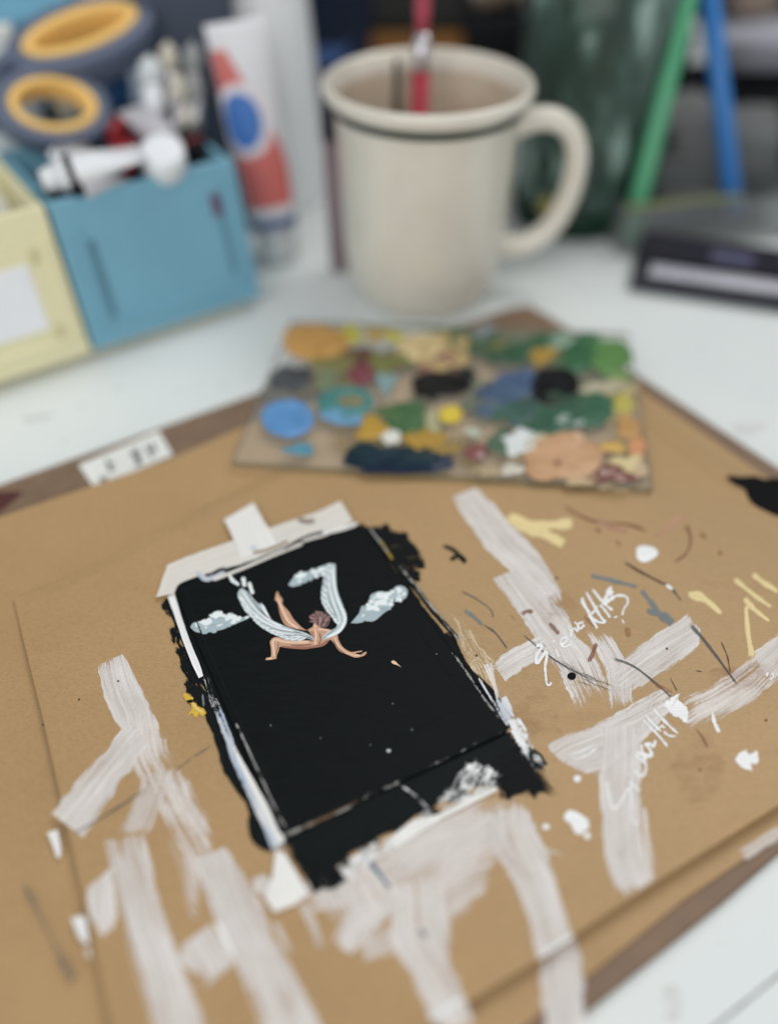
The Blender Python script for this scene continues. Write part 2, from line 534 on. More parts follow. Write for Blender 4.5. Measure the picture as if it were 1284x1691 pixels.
def ell(cx, cy, rx, ry, n=14, rough=0.12, rot=0.0):
    out = []
    a2, a3, a5 = rng.normal(0, rough * .8, 3)
    p2, p3, p5 = rng.uniform(0, 6.28, 3)
    for k in range(n):
        t = 2 * math.pi * k / n
        j = 1 + a2 * math.sin(2 * t + p2) + a3 * math.sin(3 * t + p3) + .7 * a5 * math.sin(5 * t + p5)
        x, y = rx * j * math.cos(t), ry * j * math.sin(t)
        out.append((cx + x * math.cos(rot) - y * math.sin(rot), cy + x * math.sin(rot) + y * math.cos(rot)))
    return out

# ------------------------------------------------------------------ large structure
DZ = -0.0084                                       # desk top
HB = -0.0052                                       # hardboard top
wall = prism('wall', [(-1.2, 0.86), (1.2, 0.86), (1.2, 0.90), (-1.2, 0.90)], -0.5, 0.9, plain('dark_wall', (58, 60, 66), 0.8, 0.15, 12))
wall['kind'] = 'structure'
desk = prism('desk', [(-0.9, -0.3), (0.9, -0.3), (0.9, 0.855), (-0.9, 0.855)], DZ - 0.03, DZ, M['desk'], bev=0.002)
tag(desk, 'white smooth desk top that everything stands on', 'desk')

def desk_spots():
    line('panel_joint', [(1150, 1720), (1191, 1686), (1300, 1598)], 7, paint_mat('joint_shadow_grey', (120, 122, 122), .55, .6, .6, us=200.), desk, DZ, 1.0)
    for cx, cy, rx, ry, nm, c in ((1232, 706, 34, 12, 'pink_stain', (206, 176, 178)), (1110, 1655, 24, 30, 'rose_stain', (206, 186, 180)), (60, 690, 30, 8, 'dust_stain', (170, 172, 168)), (1180, 470, 20, 8, 'dust_stain', (160, 164, 162))):
        patch('paint_stain', ell(cx, cy, rx, ry, 14, .2), paint_mat(nm, c, .16, .5, 1.6, us=200., vs=300.), desk, DZ, .00001, cov=.75, soft=True)
    for k in range(26):
        x, y = rng.uniform(600, 1284), rng.uniform(430, 800)
        if k % 2: x, y = rng.uniform(0, 500), rng.uniform(620, 780)
        if k % 5 == 0: x, y = rng.uniform(1000, 1284), rng.uniform(1480, 1690)
        patch('paint_speck', ell(x, y, rng.uniform(1, 3), rng.uniform(.8, 2), 8, .2), paint_mat('desk_speck', (120, 112, 106), .6, .5, .4), desk, DZ, .00002)
# brown hardboard under the cardboard
hb = [at(-330, 905, HB), at(0, 800, HB), at(426, 648, HB), at(845, 507, HB), at(872, 503, HB), at(905, 521, HB), at(1284, 772, HB), at(1700, 1040, HB),
      at(1600, 1210, DZ), at(1284, 1412, DZ), at(1186, 1498, DZ), at(946, 1691, DZ), at(500, 2050, DZ), at(-900, 2000, HB)]
board = prism('hardboard', hb, DZ + 0.0001, HB, M['hardboard'], None, M['hard_edge'], 0.0004)
tag(board, 'brown hardboard drawing board under the kraft cardboard', 'board')

# lower sheet of cardboard: its right-hand border sinks below the upper sheet
lo_pts = [(-330, 965), (0, 854), (284, 757), (411, 700), (560, 650), (720, 600), (880, 560), (1010, 612), (1284, 800), (1650, 1040), (1560, 1180), (1284, 1381), (1133, 1482), (989, 1597), (882, 1682), (600, 1900), (-700, 1900)]
lo_z = [-.0011, -.0011, -.0011, -.0011, -.0011, -.0011, -.0011, -.0014, -.0024, -.003, -.0040, -.0044, -.0044, -.0044, -.0044, -.0040, -.0011]
# laid as a grid-free fan of strips so that it can bend
lo_xy = [at(p[0], p[1], z) for p, z in zip(lo_pts, lo_z)]
low = prism('cardboard_sheet', [(v.x, v.y) for v in lo_xy], [z - .0006 for z in lo_z], lo_z, M['card'], None, M['card_edge'])
bm = bmesh.new(); bm.from_mesh(low.data); bmesh.ops.triangulate(bm, faces=bm.faces); bm.to_mesh(low.data); bm.free()
tag(low, 'lower sheet of kraft cardboard showing left of the seam', 'cardboard')

# upper sheet
up_pts = [(22, 985), (80, 962), (180, 915), (300, 850), (450, 775), (640, 690), (860, 585), (1010, 640), (1284, 830), (1600, 1050),
          (1500, 1195), (1284, 1330), (1074, 1461), (952, 1541), (888, 1584), (776, 1653), (715, 1691), (500, 1830), (225, 1850), (185, 1691), (148, 1525), (104, 1330), (70, 1180), (45, 1080)]
up_z = [-.0006, -.00100, -.00105, -.00105, -.00105, -.00105, -.00105, -.0010, -.0006, 0] + [0] * 14
up_xy = [at(p[0], p[1], 0) for p in up_pts]
up = prism('cardboard_sheet', [(v.x, v.y) for v in up_xy], [z - .0007 for z in up_z], up_z, M['card'], None, M['card_edge'])
bm = bmesh.new(); bm.from_mesh(up.data)
for f in list(bm.faces):
    pass
bm.free()
# rebuild the top as a flat inner plate whose far border alone dips to the sheet below
def plate(o, pts, zz, thick):
    me = o.data
    n = len(pts)
    P = [V((p.x, p.y, 0)) for p in pts]
    c = sum(P, V()) / n
    off = OFF[o.name]
    vs, fs, mi = [], [], []
    for i in range(n): vs.append(P[i] + V((0, 0, zz[i])))
    for i in range(n): vs.append(P[i].lerp(c, 0.06))
    for i in range(n): vs.append(P[i] + V((0, 0, zz[i] - thick)))
    vs.append(c)
    for i in range(n):
        j = (i + 1) % n
        fs += [[i, j, n + j, n + i], [n + i, n + j, 3 * n], [2 * n + i, 2 * n + j, j, i]]
        mi += [0, 0, 1]
    fs.append([2 * n + i for i in range(n)][::-1]); mi.append(0)
    me.clear_geometry()
    me.from_pydata([v - off for v in vs], [], fs)
    me.polygons.foreach_set('material_index', mi)
    me.update()
    fix_normals(o)
plate(up, up_xy, up_z, 0.0007)
up.name = 'cardboard_sheet.001'; OFF[up.name] = OFF.get(up.name, V(up.location))
tag(up, 'upper sheet of kraft cardboard covered in white brush strokes', 'cardboard')
OFF[up.name] = V(up.location); OFF[low.name] = V(low.location)

desk_spots()
# ------------------------------------------------------------------ marks on the hardboard and the lower sheet
stk = [at(130, 768, HB), at(262, 712, HB), at(286, 752, HB), at(156, 806, HB)]
sticker = prism('sticker', [(v.x, v.y) for v in stk], HB + 0.00005, HB + 0.0002, plain('sticker_paper', (232, 233, 228), 0.6, 0.05, 90), board)
sticker['label'] = 'white sticker with dark printed characters'
ink = paint_mat('sticker_ink', (66, 68, 70), 0.85, 0.6, 0.4)
for seg in ([(175, 757), (184, 779)], [(180, 778), (190, 774)], [(178, 768), (190, 765)], [(168, 786), (176, 798)], [(164, 794), (178, 789)],
            [(218, 742), (230, 768)], [(224, 738), (233, 762)], [(215, 752), (228, 748)], [(222, 768), (236, 763)],
            [(240, 733), (252, 758)], [(250, 730), (258, 748)], [(242, 745), (256, 741)]):
    line('printed_mark', seg, 5, ink, sticker, HB + .0002, 1.1, per=3)
patch('paint_stain', [(-20, 815), (8, 812), (36, 812), (30, 822), (5, 842), (-20, 852)], paint_mat('dark_red_stain', (84, 40, 38), .95, .5, .5), board, HB)

lz = -.0011
ribbon('paint_stroke', [((78, 1375), (96, 1370)), ((88, 1398), (100, 1396)), ((94, 1416), (101, 1415))], M['white_dry'], low, lz, [1.2, 1.1, .7])
ribbon('paint_stroke', [((118, 1516), (142, 1510)), ((126, 1540), (146, 1536)), ((138, 1562), (148, 1560))], M['white_dry'], low, lz, [1.1, 1, .5])
ribbon('paint_stroke', [((140, 1565), (150, 1562)), ((146, 1585), (152, 1583))], M['wash_thin'], low, lz, [.8, .4])
line('paint_line', [(37, 1455), (60, 1500), (85, 1550), (104, 1585)], 7, M['slate'], low, lz, .75)
line('paint_line', [(98, 1578), (112, 1600), (124, 1620)], 11, M['slate'], low, lz, 1.05)
ribbon('paint_stroke', [((886, 1590), (958, 1545)), ((893, 1670), (968, 1630)), ((898, 1720), (970, 1690))], M['wash'], low, -.0043, 1.1)
ribbon('paint_stroke', [((715, 1700), (780, 1660)), ((730, 1760), (790, 1720))], M['wash'], low, -.0043, 1)
line('paint_stroke', [(1225, 1412), (1290, 1372)], 22, M['wash_thin'], low, -.0043, 1)

# ------------------------------------------------------------------ strokes on the upper sheet
W = M['wash']; T = M['wash_thin']; D = M['wash_dry']
S = lambda pairs, mat, cov=1.0, **k: ribbon('paint_stroke', pairs, mat, up, 0.0, [c * .87 for c in cov] if isinstance(cov, (list, tuple)) else cov * .87, wob=0.02, **k)
def zz(zf, *pairs):
    return [tuple(zf(a, b)) for a, b in pairs]
S([((158, 1100), (207, 1078)), ((166, 1138), (226, 1118)), ((180, 1175), (243, 1150)), ((200, 1210), (256, 1185)), ((208, 1230), (270, 1212))], W, [1.05, 1.1, 1.1, 1.0, .5], start=.6)
S([((203, 1180), (246, 1160)), ((208, 1215), (262, 1195)), ((213, 1255), (276, 1228)), ((228, 1290), (290, 1262)), ((246, 1330), (305, 1300))], D, [.8, 1.0, .85, .62, .3])
line('paint_stroke', [(232, 1208), (205, 1240), (165, 1290), (110, 1362)], 64, W, up, 0, [.5] + [1.1] * 17 + [1.0], per=6, taper=(.8, 1.05), end=.9)
S([((240, 1280), (310, 1270)), ((258, 1330), (330, 1320)), ((285, 1390), (350, 1372)), ((312, 1440), (346, 1430)), ((318, 1500), (342, 1495))], D, [.75, .75, .7, .6, .3])
S([((236, 1275), (296, 1262)), ((216, 1325), (280, 1315)), ((190, 1380), (262, 1376))], T, [.6, .9, .9])
S(zz(z2, ((355, 190), (525, 165)), ((395, 350), (560, 330)), ((430, 500), (612, 500)), ((480, 660), (655, 640)), ((530, 840), (740, 850)), ((560, 920), (800, 930))), W, [1, 1.1, 1.05, 1.1, .95, .9], start=.6)
S(zz(z2, ((398, 280), (305, 360)), ((410, 420), (318, 460)), ((405, 500), (360, 530))), W, [1.15, 1.05, .7], start=.8)
S(zz(z2, ((378, 370), (396, 366)), ((392, 440), (412, 436)), ((408, 500), (420, 496))), M['white_dry'], [.75, .85, .5])
S(zz(z2, ((680, 255), (805, 208)), ((735, 430), (925, 390)), ((800, 560), (975, 530)), ((860, 700), (1040, 640)), ((920, 850), (1140, 830)), ((960, 920), (1200, 920))), W, [1.05, 1.1, 1.1, 1.0, .85, .8], start=.7)
S(zz(z2, ((752, 478), (638, 560)), ((800, 560), (636, 620)), ((830, 620), (715, 690)), ((740, 670), (720, 735))), W, [1.2, 1.1, .8, .4], start=.8)
S(zz(z2, ((760, 480), (785, 474)), ((795, 560), (815, 552)), ((822, 612), (832, 608))), M['white_dry'], [.8, .9, .5])
S(zz(z2, ((575, 180), (660, 140)), ((620, 300), (700, 260)), ((660, 430), (700, 410)), ((690, 470), (705, 460))), T, [.55, .65, .5, .3])
S(zz(z2, ((1050, 415), (1085, 405)), ((1100, 510), (1125, 500)), ((1130, 590), (1150, 580))), T, [.9, .8, .5])
S(zz(z2, ((960, 480), (985, 470)), ((1010, 580), (1040, 600))), T, [.5, .4])
# in front of the painting
S(zz(z7, ((430, 650), (500, 740)), ((560, 590), (620, 720)), ((700, 540), (760, 640)), ((860, 470), (930, 560)), ((1040, 390), (1110, 470))), T, [.7, .85, .95, .95, .8])
S(zz(z7, ((410, 690), (470, 760)), ((560, 620), (620, 720)), ((720, 540), (770, 660)), ((900, 450), (960, 560)), ((1060, 370), (1140, 430))), T, [.6, .9, .95, .9, .6])
S(zz(z7, ((520, 640), (560, 620)), ((560, 720), (640, 680)), ((620, 800), (700, 740)), ((640, 860), (720, 820))), D, [.9, .9, .7, .4])
S(zz(z7, ((860, 500), (1010, 430)), ((850, 600), (1000, 560)), ((840, 720), (940, 700))), D, [.9, .85, .5])
S(zz(z7, ((500, 700), (640, 640)), ((530, 760), (660, 700)), ((570, 800), (680, 760))), T, [.8, .7, .4])
S(zz(z7, ((800, 640), (770, 720)), ((680, 690), (720, 760)), ((600, 740), (630, 870)), ((548, 830), (580, 860))), W, [1, 1.1, 1.0, .8], end=.6)
S(zz(z7, ((620, 850), (650, 900)), ((700, 800), (740, 870)), ((760, 770), (800, 840))), T, [.5, .8, .8])
S(zz(z7, ((720, 660), (900, 600)), ((715, 800), (900, 740)), ((735, 880), (910, 840)), ((790, 950), (925, 930)), ((830, 1040), (960, 1030)), ((850, 1110), (985, 1100))), W, [.8, 1.0, 1.1, 1.05, 1.1, 1.0])
S(zz(z7, ((690, 560), (900, 790)), ((800, 470), (985, 720)), ((900, 440), (1050, 600)), ((980, 400), (1090, 480))), T, [.7, .85, .9, .8])
S(zz(z7, ((860, 540), (900, 700)), ((960, 470), (1000, 580)), ((1030, 420), (1070, 520))), T, [.6, .8, .7])
S(zz(z7, ((1000, 420), (1130, 395)), ((1020, 540), (1165, 470)), ((1080, 650), (1205, 570)), ((1130, 760), (1250, 720)), ((1150, 850), (1270, 790)), ((1165, 895), (1284, 815))), W, [.7, 1.0, 1.1, 1.1, .95, 1.15])
S(zz(z7, ((600, 620), (660, 570)), ((640, 700), (730, 650)), ((680, 760), (780, 690))), D, [.7, .8, .5])
for a in (((840, 1070), (940, 1010), 22), ((1165, 885), (1275, 815), 16)):
    line('paint_stroke', z7(a[0], a[1]), a[2] / 1.834, M['white_dry'], up, 0, 1.0)
# upper right
S(zz(z8, ((95, 92), (195, 52)), ((150, 180), (290, 150)), ((215, 270), (375, 240)), ((290, 345), (440, 320)), ((360, 420), (500, 420)), ((400, 470), (505, 480))), W, [1.2, 1.15, 1.15, 1.1, 1.0, .7], start=.9)
S(zz(z8, ((245, 388), (330, 352)), ((300, 460), (440, 440)), ((350, 530), (520, 510)), ((400, 600), (555, 590)), ((460, 690), (620, 650)), ((510, 790), (680, 740)), ((548, 880), (720, 830))), W, [1.15, 1.1, 1.05, 1.05, .85, .7, .35], start=.9)
line('paint_stroke', z8((272, 728), (340, 680), (445, 622)), 92 / 2.2, W, up, 0, 1.1, start=.6, taper=(1, .85))
S(zz(z8, ((580, 575), (680, 580)), ((620, 640), (710, 640)), ((655, 720), (740, 710)), ((662, 820), (755, 790)), ((668, 885), (775, 850))), W, [.4, .8, 1.0, .95, .45])
S(zz(z8, ((655, 722), (740, 812)), ((760, 640), (862, 735)), ((880, 560), (985, 645)), ((940, 525), (1000, 600)), ((960, 505), (1010, 580))), W, [1.15, 1.15, 1.15, .9, .3])
S(zz(z8, ((448, 985), (455, 1012)), ((520, 945), (530, 1075)), ((620, 905), (628, 1098)), ((720, 858), (790, 980)), ((840, 790), (905, 855)), ((870, 770), (930, 830))), W, [1.1, 1.15, 1.1, .95, .7, .3], start=.8)
S(zz(z8, ((520, 1010), (520, 1050)), ((570, 1000), (580, 1040)), ((620, 970), (630, 1020))), M['white_dry'], [.4, .5, .45])
S([((990, 1198), (1062, 1200)), ((985, 1285), (1060, 1300)), ((990, 1360), (1066, 1390)), ((995, 1424), (1080, 1440)), ((1022, 1490), (1084, 1452))], W, [1.1, 1.15, 1.1, .9, 1.1], start=.7)
S([((1048, 1330), (1068, 1335)), ((1056, 1400), (1078, 1398)), ((1066, 1440), (1090, 1442))], D, [.7, .8, .5])
S(zz(z8, ((930, 820), (955, 935)), ((1100, 735), (1110, 885)), ((1200, 655), (1230, 800)), ((1290, 575), (1300, 750))), D, [.7, .95, .95, .9])
S(zz(z8, ((1195, 650), (1230, 740)), ((1284, 590), (1300, 750))), T, [.8, .9])
# coloured strokes
L = lambda pts, w, mat, cov=1.0, **k: line('paint_stroke', pts, w * (.8 if mat in (M['slate'], M['brownred'], M['darkbrown']) else 1), mat, up, 0.0, cov * (.85 if mat in (M['slate'], M['brownred']) else 1), jitter=.16, **k)
L(z8((300, 160), (400, 195), (470, 190), (540, 188)), 17, M['cream'], 1.1, taper=(1, 1.1))
L(z8((380, 195), (440, 225), (510, 262)), 17, M['cream'], 1.1)
L(z8((310, 165), (390, 205), (430, 215)), 22, M['cream'], 1.0)
L(z8((955, 442), (1000, 452), (1040, 478), (1078, 514)), 11, M['cream'], 1.1, taper=(1.4, .8))
L(z8((1120, 383), (1190, 440), (1266, 496)), 8, M['cream'], .95)
L(z8((1160, 455), (1195, 495), (1252, 540)), 9, M['cream'], 1.0, taper=(1.3, .6))
L(z8((1166, 480), (1175, 590), (1192, 675)), 9, M['cream'], .95, taper=(.8, 1.3))
L(z8((1188, 368), (1230, 400), (1290, 436)), 9, M['cream'], .8)
L(z8((68, 266), (110, 285), (152, 328)), 8, M['black'], 1.1, taper=(.7, 1.3))
L(z8((92, 320), (118, 306), (140, 312)), 7, M['black'], 1.0)
L(z8((500, 118), (570, 160), (640, 182), (740, 190), (815, 216)), 6, M['brownred'], .9)
L(z8((625, 172), (680, 200), (742, 216)), 12, M['pink'], .75)
L(z8((838, 236), (890, 195), (935, 158)), 9, M['pink'], .8)
L(z8((948, 188), (966, 240), (950, 295), (905, 326)), 6.5, M['brownred'], .95)
L(z8((728, 328), (800, 370), (880, 410)), 6, M['darkbrown'], .95)
L(z8((870, 400), (905, 430), (938, 468)), 8, M['slate'], 1.0)
L(z8((878, 408), (900, 425)), 6, M['white'], 1.0)
L(z8((1000, 218), (1022, 242)), 9, M['brownred'], .6); L(z8((1068, 285), (1076, 300)), 8, M['brownred'], .6)
L(z8((620, 205), (640, 218)), 7, M['brownred'], .6); L(z8((695, 245), (712, 270)), 7, M['rust'], .9)
L(z8((350, 516), (375, 504), (398, 508)), 8, M['brownred'], .95)
L(z8((452, 545), (470, 565), (492, 592)), 11, M['brownred'], .95)
L(z8((595, 690), (612, 655), (624, 618)), 10, M['brownred'], .95)
L(z8((735, 560), (742, 602)), 10, M['rust'], .9); L(z8((580, 520), (620, 560)), 8, M['rust'], .9)
L(z8((604, 374), (690, 395), (775, 416)), 8, M['greyblue'], 1.05)
L(z8((786, 428), (830, 480), (872, 540)), 10, M['greyblue'], 1.1, taper=(.8, 1.2))
L(z8((806, 500), (860, 520), (905, 548)), 15, M['greyblue'], 1.0, taper=(.6, 1.2))
L(z8((145, 500), (180, 525), (214, 556)), 7, M['greyblue'], 1.0)
L(z8((135, 432), (190, 460), (240, 498), (252, 530)), 3.5, M['slate'], .85)
L(z8((214, 552), (260, 585), (300, 640)), 3.5, M['slate'], .85)
L(z8((966, 552), (1020, 615), (1080, 695), (1135, 772)), 5.5, M['slate'], 1.0, taper=(1.6, .9))
L(z8((1075, 610), (1100, 670), (1112, 735)), 4, M['darkbrown'], .75)
L(z8((360, 590), (450, 665), (540, 720), (640, 770)), 4, M['slate'], .85)
L(z8((480, 690), (580, 745), (690, 790)), 22, M['slate'], .38)
L(z8((400, 600), (470, 660), (560, 720)), 16, M['slate'], .34)
L(z8((300, 500), (360, 570), (420, 640)), 6, M['slate'], .5)
L(z8((678, 674), (760, 705), (850, 775), (905, 826)), 4.5, M['slate'], .75)
L(z8((840, 770), (900, 800)), 7, M['rust'], 1.0)
L(z8((985, 930), (1010, 965), (1030, 1000)), 4.5, M['brownred'], .9)
L(z8((985, 720), (1008, 723)), 2.5, M['darkbrown'], .9); L(z8((890, 740), (920, 800)), 2.5, M['darkbrown'], .6)
for e_ in (ell(1152, 1272, 52, 62, 16, .1, .3), ell(888, 1180, 50, 40, 16, .15, .8), ell(1230, 1120, 60, 30, 14, .2), ell(930, 1000, 30, 26, 12, .2)):
    patch('paint_stain', e_, M['stain'], up, 0.0, 0.00001, cov=.85, soft=True)
L([(318, 1251), (340, 1237), (359, 1222)], 3.2, M['slate'], .9); L([(290, 1272), (318, 1251)], 2.5, M['slate'], .55)
L([(120, 1378), (157, 1357), (200, 1330), (240, 1303)], 5.5, M['slate'], .95, taper=(.8, .9))
L(z7((625, 535), (660, 590), (722, 672)), 8, paint_mat('blue_grey_line', (112, 128, 146), .9, .5, .8), 1.0, taper=(.8, 1.2))
L(z7((808, 795), (836, 822)), 8, M['greyblue'], .8)
# dots and dabs
L([(738, 1005), (775, 1065), (812, 1125), (830, 1160)], 34, paint_mat('painted_tan_sheen', (222, 200, 166), .7, .5, 2.2, specks=1.2, us=120., vs=1600.), .40)  # pale dry stroke, paints the cardboard's sheen in beside the painting
B = lambda poly, mat, h=.00015, **k: patch('paint_dab', poly, mat, up, 0.0, h, **k)
B(ell(*z8((535, 740))[0], 7.2, 6.2, 16, .03), M['black_wet'], .0003)
B(ell(*z8((805, 294))[0], 18, 14, 14, .07), M['white'])
flat('paint_dab', z8((1140, 1020), (1165, 1008), (1180, 1022), (1205, 1010), (1212, 1040), (1205, 1062), (1185, 1058), (1190, 1080), (1160, 1076), (1135, 1058), (1130, 1040)), M['white'], up, jag=.9)
flat('paint_dab', z8((930, 800), (922, 822), (948, 850), (960, 880), (950, 908), (930, 896), (900, 882), (884, 862), (868, 850), (880, 832), (900, 818)), M['white'], up, jag=1.1)
B(ell(*z8((555, 1112))[0], 6.5, 6, 12, .08), M['white'])
flat('paint_dab', z3((620, 270), (640, 258), (668, 270), (690, 285), (698, 305), (690, 322), (668, 335), (650, 322), (640, 300), (625, 290)), M['white'], up, jag=.7); B(ell(901, 1365, 6, 5, 10, .08), M['white']); B(ell(969, 1380, 5.5, 6, 10, .08), M['white'])
bead('paint_dab', z8((1045, 870), (1052, 905), (1070, 945)), 6.5, M['white'], up)
bead('paint_dab', z8((1240, 740), (1246, 726)), 4, M['white'], up); bead('paint_dab', z8((1262, 726), (1266, 742), (1252, 752)), 3, M['white'], up)
L(z7((1165, 548), (1205, 558), (1250, 572)), 4, M['wash_dry'], .8)
flat('paint_dab', z8((1095, 20), (1110, 12), (1150, 16), (1200, 14), (1235, 24), (1300, 30), (1300, 152), (1240, 140), (1190, 112), (1172, 84), (1162, 60), (1130, 45)), M['black_wet'], up)
for x, y in z1((523, 467), (350, 548), (190, 660)): B(ell(x, y, 1.6, 1.5, 8, .05), M['black_wet'], .00005)
for x, y in z8((480, 384), (190, 665), (880, 640), (455, 770), (1240, 900), (1000, 1080)): B(ell(x, y, 2.2, 2, 8, .1), M['darkbrown'], .00005)

# handwriting in white paint
HW = lambda pts, w=7.5: bead('handwriting', z5(*pts), w * 1.12, M['white'], up, 0, .00007)
for pts, w in (
    ([(128, 470), (150, 456), (160, 475), (140, 505), (124, 560), (138, 566), (170, 520), (188, 498), (192, 530), (182, 590), (186, 650), (192, 695), (208, 702), (220, 688)], 4.6),
    ([(130, 500), (126, 540), (140, 560)], 5), ([(245, 488), (268, 534)], 4.2), ([(228, 432), (240, 438)], 4.2),
    ([(272, 462), (305, 440), (312, 415), (285, 418), (276, 448), (300, 470), (342, 452)], 4),
    ([(318, 340), (336, 378), (338, 410), (344, 372), (362, 360), (384, 382)], 3.6), ([(360, 318), (384, 345), (382, 372)], 3.4),
    ([(416, 322), (388, 328), (380, 350), (398, 360), (416, 338), (418, 352)], 3.6),
    ([(408, 172), (412, 200), (440, 255), (470, 310), (500, 362)], 5), ([(404, 188), (428, 232), (452, 268)], 5.5),
    ([(440, 290), (470, 265), (500, 222)], 3.6), ([(430, 138), (475, 215), (520, 290), (552, 322)], 4.6), ([(460, 285), (500, 318), (545, 326)], 3.6),
    ([(470, 122), (520, 185), (560, 226), (592, 248)], 4.6), ([(515, 215), (550, 255), (578, 296)], 4.2),
    ([(582, 108), (560, 150), (540, 195)], 7), ([(545, 165), (595, 135)], 6), ([(545, 205), (580, 180), (600, 165)], 6.5),
    ([(585, 168), (640, 158), (678, 172), (682, 205), (660, 240), (648, 282)], 3.8), ([(596, 296), (620, 286)], 3.4), ([(648, 305), (662, 330)], 3),
    ([(552, 1285), (560, 1330), (570, 1390), (585, 1440), (608, 1450), (645, 1400), (690, 1325), (700, 1345), (698, 1420), (702, 1490), (716, 1535), (744, 1540)], 4.8),
    ([(690, 1285), (720, 1315), (760, 1345)], 5), ([(680, 1250), (694, 1246)], 4.5),
    ([(728, 1215), (745, 1248), (772, 1255), (792, 1220), (790, 1180), (758, 1150), (735, 1130), (748, 1112), (780, 1140), (800, 1160)], 5),
    ([(768, 1065), (772, 1110), (800, 1130), (828, 1128), (812, 1085), (790, 1062), (820, 1060), (840, 1075), (850, 1036)], 5),
    ([(778, 915), (820, 960), (870, 1010), (924, 1075)], 4.4), ([(788, 882), (830, 930), (885, 985)], 4.2),
    ([(840, 846), (890, 905), (940, 955), (988, 998)], 4.4), ([(838, 985), (870, 965), (900, 942)], 3.4), ([(900, 985), (935, 1010), (976, 1014)], 3.8), ([(880, 950), (910, 962)], 3.6)):
    bead('handwriting', z5(*pts), w, M['white'], up, 0, .0002)

# ------------------------------------------------------------------ the small black painting
PT = 0.0014                                              # its thickness
ptc = at(540, 1100, 0)
painting = thing('painting', 'small black painting of a winged figure among white clouds taped to the cardboard', 'painting', (ptc.x, ptc.y, 0.0))
def panel_mat():
    t = NT('black_gouache')
    g = t.obj()
    mp = t.n('ShaderNodeMapping', i_Scale=(1, 5, 1), i_Rotation=(0, 0, 0.45)); t.l(g, mp.inputs[0])
    nz = t.noise(150, 6, 0.7, mp.outputs[0])
    t.l(t.ramp(nz, [(0.3, (.0040, .0054, .0060, 1)), (0.75, (.0080, .0102, .0108, 1))]), t.p.inputs['Base Color'])
    t.l(t.math('ADD', t.math('MULTIPLY', nz, .25), .38), t.p.inputs['Roughness'])
    t.p.inputs['Specular IOR Level'].default_value = 0.08
    t.bump(t.math('ADD', nz, t.math('MULTIPLY', t.noise(900, 3, .6, g), .5)), .35, .0003)
    return t.m
M['panel'] = panel_mat()
# smeared black under and around the card
M['black_rag'] = paint_mat('ragged_black_paint', (24, 27, 28), .98, .5, 2.3, specks=1.5, us=160., vs=1500.)
PS = lambda pairs, mat, cov=1.0, z=0.0, nm='paint_smear', **k: ribbon(nm, pairs, mat, painting, z, cov, wob=.02, **k)
PS(zz(z7, ((370, 520), (470, 640)), ((480, 480), (545, 640)), ((560, 440), (590, 580)), ((640, 400), (700, 520)), ((760, 340), (850, 430)), ((900, 270), (960, 370)), ((1040, 200), (1120, 370)), ((1075, 180), (1170, 320))), M['black'], [1.2, 1.25, 1.2, 1.2, 1.25, 1.2, 1.2, 1.0], end=.5)
for a_, b_, w_ in (((470, 600), (520, 680), 60), ((520, 590), (575, 665), 60), ((570, 560), (610, 610), 55), ((640, 520), (690, 545), 50), ((720, 480), (770, 505), 50), ((820, 420), (870, 460), 50), ((890, 390), (960, 395), 45), ((1040, 330), (1100, 400), 60), ((1090, 290), (1180, 390), 60), ((1110, 240), (1190, 310), 50)):
    line('paint_smear', z7(a_, ((a_[0] + b_[0]) / 2, (a_[1] + b_[1]) / 2), b_), w_ / 1.834, M['black_rag'], painting, 0, [.9, .9, .6], end=0, jitter=.1)
PS(zz(z7, ((430, 560), (480, 640)), ((520, 600), (545, 690)), ((560, 560), (600, 640))), M['black_dry'], [1, .8, .5])
PS(zz(z7, ((1040, 270), (1070, 400)), ((1120, 240), (1160, 390)), ((1180, 290), (1240, 400))), M['black_dry'], [1.0, .8, .25])
PS(zz(z7, ((500, 610), (520, 640)), ((530, 660), (560, 700)), ((545, 690), (580, 710))), M['slate'], [.6, .5, .3])
for a, b in (((470, 520), 1), ((580, 560), 2), ((650, 520), 1)):
    c = z7(a)[0]
PS(zz(z6, ((880, 180), (930, 178)), ((930, 215), (1010, 188)), ((985, 280), (1085, 220)), ((1040, 350), (1150, 300)), ((1090, 410), (1160, 350))), M['black_rag'], [1.0, 1.0, .85, .75, .4])
for a_, b_ in (((930, 200), (1010, 180)), ((980, 230), (1090, 225)), ((1020, 290), (1125, 275)), ((1060, 340), (1160, 330)), ((1085, 385), (1140, 390))):
    line('paint_smear', z6(a_, b_), 20, M['black_rag'], painting, 0, .85)
line('paint_smear', [(284, 985), (330, 1085), (395, 1230), (465, 1385)], 30, M['black'], painting, 0, 1.15, start=1, end=1)
line('paint_smear', [(594, 866), (680, 985), (760, 1095), (840, 1202)], 15, M['black_rag'], painting, 0, .95, start=1, end=1)
PS(zz(z6, ((880, 185), (905, 180)), ((990, 310), (1020, 290)), ((1100, 440), (1125, 425)), ((1180, 540), (1205, 525)), ((1290, 660), (1310, 650))), M['black_dry'], [1.1, 1.2, .9, .75, .8])
PS([((724, 1050), (748, 1040)), ((760, 1100), (772, 1094)), ((800, 1150), (818, 1142)), ((830, 1195), (846, 1180))], M['black_dry'], [.9, .8, 1.0, 1.0])
PS(zz(z8, ((255, 830), (300, 810)), ((280, 880), (318, 850)), ((300, 905), (330, 890))), M['bluewhite'], [.9, .9, .6])
PS(zz(z8, ((300, 900), (345, 890)), ((340, 980), (390, 960)), ((380, 1050), (430, 1040)), ((420, 1110), (470, 1090))), M['scumble'], [.55, .45, .4, .15])
PS(zz(z8, ((215, 700), (245, 690)), ((250, 780), (262, 770)), ((262, 830), (280, 825))), M['wash_dry'], [.5, .7, .5])
